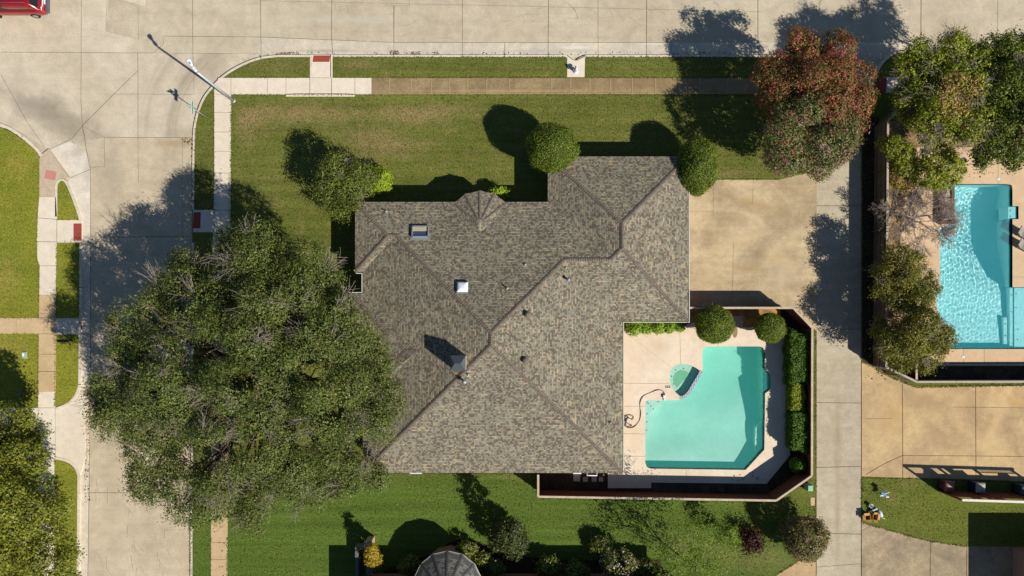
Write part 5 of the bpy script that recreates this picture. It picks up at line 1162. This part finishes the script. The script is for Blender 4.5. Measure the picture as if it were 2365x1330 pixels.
def sec(x, w_, zb, zs, zt, wt):
    return [cp_(x, -w_ * .93, zb), cp_(x, w_ * .93, zb), cp_(x, w_, zb + .2), cp_(x, w_, zs), cp_(x, wt, zt), cp_(x, -wt, zt), cp_(x, -w_, zs), cp_(x, -w_, zb + .2)]
loft('body', [sec(.10, .80, .38, .80, .92, .76), sec(.16, .88, .30, .86, 1.0, .82), sec(.5, .94, .26, .9, 1.04, .86), sec(1.5, .95, .24, .9, 1.04, .87), sec(3.2, .95, .24, .9, 1.02, .87), sec(3.9, .94, .26, .86, .98, .84), sec(4.6, .90, .28, .74, .86, .76), sec(4.85, .78, .34, .62, .70, .62)], M['car_red'], car)
gh = [(.20, .80, 1.02, .80, 1.03), (.30, .82, 1.02, .80, 1.08), (.62, .86, 1.02, .70, 1.66), (1.0, .87, 1.02, .68, 1.73), (2.2, .87, 1.02, .68, 1.75), (2.9, .86, 1.02, .66, 1.70), (3.7, .84, .98, .78, 1.04)]
loft('roof', [[cp_(x, -w0, z0), cp_(x, w0, z0), cp_(x, (w0 + w1) / 2 + .03, (z0 + z1) / 2), cp_(x, w1, z1 - .03), cp_(x, w1 - .09, z1), cp_(x, -(w1 - .09), z1), cp_(x, -w1, z1 - .03), cp_(x, -(w0 + w1) / 2 - .03, (z0 + z1) / 2)] for x, w0, z0, w1, z1 in gh], M['car_red'], car)
b = MB(); b.add([cp_(.315, -.70, 1.14), cp_(.315, .70, 1.14), cp_(.60, .60, 1.645), cp_(.60, -.60, 1.645)], [(0, 1, 2, 3)]); b.add([cp_(3.62, -.70, 1.09), cp_(3.62, .70, 1.09), cp_(2.95, .60, 1.70), cp_(2.95, -.60, 1.70)], [(3, 2, 1, 0)])
o = b.build('rear_window', M['car_glass'], car)
for sy in (-1, 1):
    b = MB(); b.add([cp_(.75, sy * .872, 1.10), cp_(3.3, sy * .872, 1.10), cp_(2.75, sy * .712, 1.60), cp_(1.0, sy * .720, 1.62)], [(0, 1, 2, 3)]); b.build('side_window', M['car_glass'], car)
    b = MB(); b.tube([cp_(.85, sy * .60, 1.72), cp_(.9, sy * .60, 1.80), cp_(2.7, sy * .60, 1.80), cp_(2.8, sy * .60, 1.72)], .025, 6); b.build('roof_rail', M['bumper'], car)
    b = MB(); b.box(cp_(.13, sy * .80, .84), (.12, .15, .26)); b.build('tail_light', M['tail'], car, bevel=.02)
    for wx in (1.05, 3.95):
        c_ = cp_(wx, sy * .86, .33); b = MB(); b.lathe(c_, [(.20, -.11), (.31, -.11), (.335, -.07), (.335, .07), (.31, .11), (.20, .11)], 24, axis='Y'); wl_ = b.build('wheel', M['rubber'], car, fixn=True)
        b = MB(); b.lathe(c_ + Vector((0, sy * .112, 0)), [(.20, -.02), (.20, .0), (.06, .012)] if sy > 0 else [(.06, -.012), (.20, 0), (.20, .02)], 18, axis='Y'); b.build('rim', M['rim'], wl_, fixn=True)
b = MB(); b.box(cp_(.02, 0, .52), (.26, 1.62, .24)); b.build('bumper', M['bumper'], car, bevel=.06)
b = MB(); b.box(cp_(.062, 0, .80), (.04, .52, .13)); b.build('number_plate', M['lamp_white'], car)
b = MB(); b.box(cp_(.13, .0, .945), (.10, 1.0, .05)); b.build('reflection_bar', M['lamp_white'], car, bevel=.01)  # white bar standing in for a bright reflection across the tailgate

# utility covers and boxes
def cover(name, label, cat, x, y, sx, sy, h, mat, lid=None):
    p_ = W(x, y); root = empty(name, p_, label, cat)
    b = MB(); b.box((p_.x, p_.y, h / 2), (sx, sy, h)); b.build('box', mat, root, bevel=.03)
    if lid: b = MB(); b.box((p_.x, p_.y, h + .02), (sx * .86, sy * .86, .05)); b.build('lid', lid, root, bevel=.02)
    return root
M['pale_green'] = plain('pale_green', P(150, 196, 156), .55, .3, var=.06); M['meter'] = plain('meter', P(160, 180, 146), .6, .3, var=.1)
cover('utility_box', 'pale green utility box on the strip of grass outside the fence corner', 'utility box', 1862, 1122, .42, .46, .7, M['pale_green'], M['pale_green'])
cover('utility_cover', 'flat pale concrete cover in the grass beside the alley', 'cover', 1876.5, 1158, .32, .62, .03, M['walk_tan'])
mt = cover('meter_cover', 'pale green meter cover with a white patch in the west lawn', 'cover', 57, 820, .40, .54, .03, M['meter'], M['meter'])
p_ = W(55, 819); b = MB(); b.box((p_.x, p_.y, .082), (.16, .26, .012)); b.build('reading_lid', M['lamp_white'], mt)
# mailbox
mp_ = W(167, 786); mbx = empty('mailbox', mp_, 'black letterbox on a post in the verge on the west side of the street', 'mailbox')
M['black'] = plain('black', P(30, 34, 40), .4, .4)
q = mp_ + Vector((0, 0, 1.0)); b = MB()
pr = [(-.1, 0), (.1, 0), (.1, .12), (.07, .19), (0, .22), (-.07, .19), (-.1, .12)]
b.add([q + Vector((-.36, y_, z_)) for y_, z_ in pr] + [q + Vector((.36, y_, z_)) for y_, z_ in pr], [(i, (i + 1) % 7, 7 + (i + 1) % 7, 7 + i) for i in range(7)] + [tuple(range(7)), tuple(range(7, 14))]); b.build('box', M['black'], mbx, fixn=True)
b = MB(); b.box(q + Vector((-.40, 0, .1)), (.10, .17, .17)); b.build('flap', M['lamp_white'], mbx)
b = MB(); b.box(mp_ + Vector((0, 0, .48)), (.1, .1, 1.04)); b.build('post', M['black'], mbx)
# number painted on the kerb is too worn to read: a patch of dark strokes
b = MB()
for i in range(4): c_ = W(188, 748 + i * 3.2); b.box((c_.x, c_.y, .016), (.13, .06, .004), .2 * (-1) ** i)
o = b.build('kerb_number', M['black']); tag(o, 'worn dark painted number marks on the west kerb by the letterbox', 'marking')
# toy scooter
s0 = W(52, 908); sc_ = empty('kick_scooter', s0, 'small blue kick scooter lying on the west lawn in tree shade', 'scooter')
M['blue'] = plain('blue', P(44, 118, 176), .4, .4)
b = MB(); b.tube([s0 + Vector((-.32, -.18, .1)), s0 + Vector((.06, .14, .14))], .035, 6); b.build('deck', M['blue'], sc_)
b = MB(); b.tube([s0 + Vector((.06, .16, .12)), s0 + Vector((.36, -.26, .16))], .02, 6); b.build('stem', plain('slate', P(60, 66, 88), .4), sc_)
for dx, dy in ((.06, .2), (-.34, -.2)):
    b = MB(); b.lathe(s0 + Vector((dx, dy, .07)), [(.02, -.02), (.07, -.02), (.07, .02), (.02, .02)], 12); b.build('wheel', plain('dull_red', P(150, 70, 60), .6), sc_)

# bins
def bin_(label, x, y, bodyc, lidc, ang=0):
    p_ = W(x, y); root = empty('wheeled_bin', p_, label, 'bin', 'bins by the screen')
    bmat = plain('bin_body', bodyc, .5, .3); lmat = plain('bin_lid', lidc, .4, .4)
    b = MB(); b.box((p_.x, p_.y, .53), (.56, .62, .94), ang, taper=1.14); b.build('body', bmat, root, bevel=.03)
    b = MB(); prof = []
    vs = []
    for (s_, z_) in ((1.0, 1.0), (1.0, 1.04), (.86, 1.10), (.5, 1.13)):
        for dx, dy in ((-.34, -.38), (.34, -.38), (.34, .36), (-.34, .36)): vs.append((p_.x + dx * s_, p_.y + dy * s_, z_))
    b.add(vs, [(i * 4 + k, i * 4 + (k + 1) % 4, i * 4 + 4 + (k + 1) % 4, i * 4 + 4 + k) for i in range(3) for k in range(4)] + [(12, 13, 14, 15)], 0); b.build('lid', lmat, root, bevel=.015)
    b = MB(); b.tube([(p_.x - .26, p_.y - .44, 1.0), (p_.x + .26, p_.y - .44, 1.0)], .02, 8); b.build('handle', bmat, root)
    for dx in (-.27, .27):
        b = MB(); b.lathe((p_.x + dx, p_.y - .33, .12), [(.03, -.03), (.12, -.03), (.12, .03), (.03, .03)], 14, axis='X'); b.build('wheel', M['rubber'], root, fixn=True)
    return root
bin_('maroon wheeled bin, leftmost beside the wooden screen', 2173, 1115, P(74, 46, 48), P(150, 92, 88))
bin_('navy wheeled bin with a pale lid, middle of the row by the screen', 2243, 1118, P(36, 52, 84), P(176, 172, 160))
bin_('dark teal wheeled bin at the right edge beside the wooden screen', 2345, 1124, P(44, 64, 76), P(70, 92, 104))

# rubbish left at the corner of the alley
M['card'] = plain('card', P(206, 158, 92), .9, .1, var=.14); M['card_in'] = plain('card_in', P(150, 106, 60), .95, .05)
def carton(label, x, y, sx, sy, h, ang, flaps):
    p_ = W(x, y); root = empty('cardboard_box', p_, label, 'box'); m_ = Matrix.Rotation(ang, 3, 'Z')
    b = MB()
    for dx, dy, ax, ay in ((0, sy / 2, sx, .02), (0, -sy / 2, sx, .02), (sx / 2, 0, .02, sy - .02), (-sx / 2, 0, .02, sy - .02)): b.box(p_ + m_ @ Vector((dx, dy, h / 2)), (ax, ay, h), ang)
    b.box(p_ + Vector((0, 0, .012)), (sx - .02, sy - .02, .02), ang, 1); b.build('carton', [M['card'], M['card_in']], root)
    for k, (dx, dy, ax, ay, tilt) in enumerate(flaps):
        b = MB(); rot = m_ @ (Matrix.Rotation(tilt, 3, 'Y') if ax < ay else Matrix.Rotation(tilt, 3, 'X')); b.box(p_ + m_ @ Vector((dx, dy, h + .01)), (ax, ay, .015), rot=rot); b.build('flap', M['card'], root)
carton('opened cardboard box, left one of the pair dumped at the alley edge', 1999, 1192, .42, .40, .34, .1, [(-.06, .24, .42, .22, .3), (.05, -.26, .40, .2, -.5), (-.28, 0, .2, .36, -.3)])
carton('torn cardboard box, right one of the pair dumped at the alley edge', 2016, 1191, .34, .46, .38, -.15, [(.24, .06, .2, .44, .35), (0, .28, .32, .2, .5), (.05, -.3, .3, .2, -.6)])
p_ = W(2008, 1166); b = MB(); b.lathe((p_.x, p_.y, .01), [(.10, 0), (.14, .26), (.155, .27), (.13, .27), (.09, .06), (.0, .06)], 18); o = b.build('bucket', M['lamp_white']); tag(o, 'round white bucket standing above the dumped cardboard boxes', 'bucket')
a_, c_ = W(2007, 1182), W(2017, 1170); b = MB(); b.bar(a_ + Vector((0, 0, .10)), c_ + Vector((0, 0, .55)), .12, .03); b.bar(a_ + Vector((-.1, -.02, .08)), a_ + Vector((.1, .05, .14)), .16, .03); o = b.build('board', M['lamp_white'], fixn=False); tag(o, 'white board leaning between the bucket and the cardboard boxes', 'board')
a_, c_ = W(2022, 1174), W(2032, 1190); b = MB(); b.tube([a_ + Vector((0, 0, .2)), (a_ + c_) / 2 + Vector((.06, .03, .28)), c_ + Vector((0, 0, .2))], [.07, .12, .14], 10); o = b.build('drum', plain('pale_blue', P(200, 218, 234), .4)); tag(o, 'pale blue tapering plastic piece beside the torn cardboard box', 'plastic piece')
a_, c_ = W(2028, 1191), W(2041, 1197); b = MB(); b.tube([a_ + Vector((0, 0, .12)), c_ + Vector((0, 0, .15))], .025, 6); o = b.build('stick', plain('stick', P(190, 200, 186), .6)); tag(o, 'thin pale stick lying right of the torn cardboard box', 'stick')
a_ = W(2035, 1138); ch_ = empty('folding_chair', a_, 'small white and blue folding chair standing alone on the east lawn', 'chair')
b = MB(); b.box(a_ + Vector((-.02, 0, .42)), (.34, .32, .03), .3); b.build('seat', M['blue'], ch_)
b = MB(); b.box(a_ + Vector((.06, .18, .62)), (.34, .03, .3), .3); b.build('backrest', M['lamp_white'], ch_)
for dx, dy in ((-.18, -.14), (.16, -.2), (.2, .16), (-.12, .2)):
    b = MB(); b.tube([a_ + Vector((dx * 1.2, dy * 1.2, 0)), a_ + Vector((dx, dy, .44))], .018, 6); b.build('leg', M['lamp_white'], ch_)
b = MB(); b.bar(a_ + Vector((-.3, -.12, .44)), a_ + Vector((-.1, -.08, .46)), .08, .03); b.bar(a_ + Vector((.2, -.24, .3)), a_ + Vector((.42, -.24, .3)), .08, .03); b.build('armrest', M['lamp_white'], ch_)

# side yard behind the house
for i, (x, y, s_) in enumerate([(1332, 1104, .50), (1352, 1107, .36), (1372, 1107, .36), (1388, 1107, .33)]):
    p_ = W(x, y); b = MB(); b.box((p_.x, p_.y, .025), (s_, s_ * .95, .07), random.uniform(-.05, .05)); o = b.build('paving_slab', M['walk_rose'], bevel=.01)
    tag(o, ['largest square paving slab in the shaded side yard', 'square paving slab beside the largest one in the side yard', 'square paving slab below the white frame in the side yard', 'paving slab nearest the concrete strip in the side yard'][i], 'paving slab', 'stepping slabs in the side yard')
fw = W(1367, 1094, .9); b = MB(); b.tube([fw + Vector((-.36, .25, -.88)), fw + Vector((-.36, .2, 0)), fw + Vector((-.36, -.13, 0)), fw + Vector((.36, -.13, 0)), fw + Vector((.36, .2, 0)), fw + Vector((.36, .25, -.88))], .045, 8); o = b.build('pipe_frame', M['lamp_white']); tag(o, 'white tubular frame standing just outside the south eave', 'frame')
rk = empty('garden_rake', W(1388, 1098), 'thin tan rake lying beside the white tubular frame', 'rake'); a_, c_ = W(1378, 1101), W(1394, 1097)
b = MB(); b.tube([a_ + Vector((0, 0, .06)), c_ + Vector((0, 0, .12))], .018, 6); b.build('handle', M['card'], rk); b = MB(); b.box(c_ + Vector((0, 0, .12)), (.06, .22, .04), .2); b.build('head', M['card'], rk)
sb = W(1333, 1093, .6); b = MB(); b.box((sb.x, sb.y + .05, .3), (.62, .22, .6)); o = b.build('equipment_box', M['lamp_white'], bevel=.02); tag(o, 'narrow white box against the south wall beside the largest slab', 'box')
wv = W(960, 1091, .5); wvr = empty('window_well', wv * 1.0, 'white window-well rim with dark slot under the south eave', 'window well'); wvr.location.z = 0
b = MB(); b.box((wv.x, wv.y - .06, .25), (.9, .10, .5)); b.box((wv.x - .42, wv.y + .1, .25), (.08, .24, .5)); b.box((wv.x + .42, wv.y + .1, .25), (.08, .24, .5)); b.build('rim', M['lamp_white'], wvr, bevel=.02)
b = MB(); b.box((wv.x, wv.y + .08, .2), (.74, .16, .3)); b.build('slot', M['black'], wvr)
# pool hose, skimmer head, deck grate
hz = [(1180 + a / 2.955, 880 + c / 2.955) for a, c in [(1047, 100), (1046, 82), (1030, 64), (1000, 60), (960, 74), (905, 100), (882, 140), (880, 180), (885, 215), (878, 262), (852, 300), (828, 316), (800, 318), (776, 304), (774, 272), (800, 250), (826, 262), (834, 240), (806, 230), (782, 240), (780, 268), (802, 292), (824, 300), (806, 312), (784, 300), (790, 262), (800, 244), (772, 232), (760, 222)]]
b = MB(); pts = [W(a, c) for a, c in smooth(hz, 5)]; b.tube([Vector((p.x, p.y, .055 + .03 * (i > 60) + .02 * math.sin(i * .5))) for i, p in enumerate(pts)], .022, 6)
o = b.build('hose', plain('hose', P(42, 38, 34), .6)); tag(o, 'thin black hose coiled and curling across the pool deck', 'hose')
kp = W(1533, 916); kr = empty('pool_cleaner', kp, 'small white pool cleaner head at the pool edge, at the end of the black hose', 'pool cleaner')
b = MB(); b.box((kp.x, kp.y + .02, .12), (.17, .22, .16)); b.build('body', M['lamp_white'], kr, bevel=.02); b = MB(); b.tube([(kp.x, kp.y - .09, .12), (kp.x, kp.y - .30, .08)], .03, 8); b.build('nozzle', M['lamp_white'], kr)
b = MB(); b.tube([(kp.x, kp.y + .1, .15), (kp.x, kp.y + .26, .1)], .028, 8); b.build('hose_fitting', M['black'], kr)
gr = W(1542, 893); b = MB()
for i in range(3):
    for j in range(2): b.box((gr.x - .13 + .13 * i, gr.y + .05 - .1 * j, .036), (.09, .07, .012))
o = b.build('deck_grate', M['dot']); tag(o, 'small dark deck grate beside the corner spa', 'grate')
# loungers at the right edge
M['sling'] = plain('sling', P(150, 142, 132), .8, .2)
for i, (x, y, lb) in enumerate([(2352, 538, 'upper grey lounge chair beside the blue pool at the right edge'), (2352, 566, 'lower grey lounge chair beside the blue pool at the right edge')]):
    p_ = W(x, y); root = empty('lounge_chair', p_, lb, 'lounge chair', 'loungers beside the blue pool'); a_ = R(-28); m_ = Matrix.Rotation(a_, 3, 'Z')
    b = MB(); b.box(p_ + m_ @ Vector((.55, 0, .34)), (1.1, .6, .05), a_); b.build('seat', M['sling'], root)
    b = MB(); b.box(p_ + m_ @ Vector((-.2, 0, .52)), (.62, .6, .05), rot=m_ @ Matrix.Rotation(R(35), 3, 'Y')); b.build('backrest', M['sling'], root)
    for dx, dy in ((-.05, -.26), (-.05, .26), (1.0, -.26), (1.0, .26)):
        b = MB(); b.tube([p_ + m_ @ Vector((dx, dy, 0)), p_ + m_ @ Vector((dx, dy, .33))], .022, 6); b.build('leg', M['steel'], root)
for x, y, lb in ((2305, 413, 'white skimmer lid in the deck above the blue pool'), (2224, 824, 'white skimmer lid in the deck below the blue pool')):
    p_ = W(x, y); b = MB(); b.lathe((p_.x, p_.y, .02), [(.11, 0), (.11, .012), (.09, .016)], 16); o = b.build('skimmer_lid', M['lamp_white']); tag(o, lb, 'lid')
p_ = W(1700, 764); 
ground('stepping_stone', smooth([(1698, 752), (1703, 760), (1702, 774), (1696, 780), (1691, 770), (1692, 758)], 4, True), .038, 0, M['walk_old'])['kind'] = 'structure'

# ------------------------------------------------------------------ grass blades, ragged lawn edges, leaf litter
M['blade'] = leaf_mat('blade', [P(80, 90, 34), P(106, 112, 44), P(124, 126, 56), P(94, 102, 40), P(156, 138, 90)], clump=.5, gain=1.15)
M['blade_west'] = leaf_mat('blade_west', [P(96, 108, 34), P(128, 134, 46), P(150, 150, 58), P(176, 158, 84)], clump=.5, gain=1.15)
def tufts(name, rects, dens, mat, seed, edges=(), edge_d=26):
    rng = np.random.default_rng(seed); pts = []
    for (x0, y0, x1, y1) in rects:
        n = int((x1 - x0) * (y1 - y0) * S * S * dens); pts.append(np.stack([rng.uniform(x0, x1, n), rng.uniform(y0, y1, n)], 1))
    for pl in edges:
        for a, b_ in zip(pl[:-1], pl[1:]):
            L_ = math.hypot(b_[0] - a[0], b_[1] - a[1]); n = int(L_ * S * edge_d)
            t = rng.random(n)[:, None]; pts.append(np.array(a) + (np.array(b_) - np.array(a)) * t + rng.normal(size=(n, 2)) * 1.1)
    q = np.concatenate(pts); n = len(q)
    pos = np.stack([(q[:, 0] - NX) * S, -(q[:, 1] - NY) * S, rng.uniform(.02, .05, n)], 1)
    nr = rng.normal(size=(n, 3)) * .55 + np.array([0, 0, .8]); nr /= np.linalg.norm(nr, axis=1)[:, None]
    o = leaf_mesh(name, pos, nr, .07 + .08 * rng.random(n), [mat], None, rng, None, .38); o['kind'] = 'stuff'; return o
tufts('grass', [(537, 222, 1640, 415), (537, 415, 820, 640), (1640, 222, 1760, 408), (560, 134, 714, 178), (772, 134, 1306, 178), (1354, 134, 1740, 178), (451, 240, 493, 483), (451, 540, 491, 640), (530, 1160, 1880, 1245), (530, 1245, 755, 1330), (930, 1096, 1240, 1160), (443, 1200, 486, 1330), (1540, 1245, 1780, 1330)], 34, M['blade'], 201,
      edges=[[(534, 219), (1740, 218.5)], [(772, 179), (1308, 179)], [(1352, 179), (1740, 179)], [(560, 179), (714, 179)], [(772, 132), (1306, 132)], [(1354, 132), (1740, 132)], [(534, 220), (532, 600)], [(494.5, 210), (494.5, 484)], [(450, 300), (449, 484)], [(1652, 414), (1800, 414)], [(1884, 764), (1884, 1270)], [(488, 1240), (486.5, 1330)], [(525, 1240), (524.5, 1330)], [(1250, 1152), (1790, 1160), (1878, 1104)], [(840, 1094), (1240, 1094)], [(441, 1200), (441, 1330)], [(1792, 1329), (1850, 1291), (1884, 1271)]])
tufts('grass', [(-20, 370, 88, 732), (-20, 773, 86, 938), (133, 563, 180, 733), (131, 775, 178, 900), (-20, 310, 60, 370), (130, 1080, 172, 1330), (134, 440, 160, 506)], 34, M['blade_west'], 202,
      edges=[[(90, 370), (87, 500), (85, 600), (90, 620), (90, 733)], [(-20, 734), (90, 734)], [(-20, 771), (89, 771)], [(89, 775), (88, 938)], [(131, 562), (130, 734)], [(128, 774), (127, 938)], [(182, 562), (182, 734)], [(133, 507), (180, 507)], [(-20, 941), (87, 941)]])
tufts('grass', [(1993, 1108, 2090, 1200), (2090, 1170, 2233, 1245), (2100, 1110, 2150, 1170), (2233, 1170, 2370, 1258), (1994, 300, 2016, 830), (2150, 1108, 2365, 1130)], 34, M['blade'], 203,
      edges=[[(1991, 1104), (2084, 1105), (2280, 1110), (2365, 1113)], [(1991, 1106), (1991, 1204)], [(1991, 1206), (2010, 1213), (2060, 1226.5), (2110, 1240.5), (2150, 1250.5), (2236, 1262)], [(2020, 850), (2064, 873), (2116, 893), (2365, 888)], [(1990, 300), (1990, 830)], [(2020, 852), (2064, 875), (2116, 895), (2365, 890)]], edge_d=40)
rng = np.random.default_rng(210); lit = []
for (x0, y0, x1, y1, n) in [(600, 119, 1780, 126, 150), (640, 119, 690, 126, 60), (900, 116, 920, 126, 40), (950, 117, 970, 126, 30), (1000, 119, 1010, 126, 14), (192, 880, 205, 1160, 160), (440, 320, 446, 480, 60), (420, 318, 444, 332, 30), (1992, 845, 2060, 880, 14), (1690, 1090, 1760, 1110, 14), (500, 1240, 520, 1330, 8), (850, 900, 1000, 1080, 60), (2120, 350, 2250, 420, 20)]:
    q = np.stack([rng.uniform(x0, x1, n), rng.uniform(y0, y1, n)], 1); lit.append(q)
q = np.concatenate(lit); n = len(q)
zz = np.array([(RP(x, y).z + .03 if 838 < x < 1438 and 466 < y < 1092 and hd(x, y) > 2 else (-.10 if (y < 127 or x < 445) and x < 1800 else .06)) for x, y in q])
pos = np.stack([(q[:, 0] - NX) * S * np.where(zz > 1, (H - zz) / H, 1), -(q[:, 1] - NY) * S * np.where(zz > 1, (H - zz) / H, 1), zz], 1)
nr = rng.normal(size=(n, 3)) * .3 + np.array([0, 0, 1]); nr /= np.linalg.norm(nr, axis=1)[:, None]
M['litter'] = leaf_mat('litter', [P(120, 82, 50), P(150, 108, 66), P(96, 76, 50), P(130, 112, 70)], gain=.9)
o = leaf_mesh('fallen_leaves', pos, nr, .06 + .10 * rng.random(n), [M['litter']], None, rng, None, .7); o['kind'] = 'stuff'
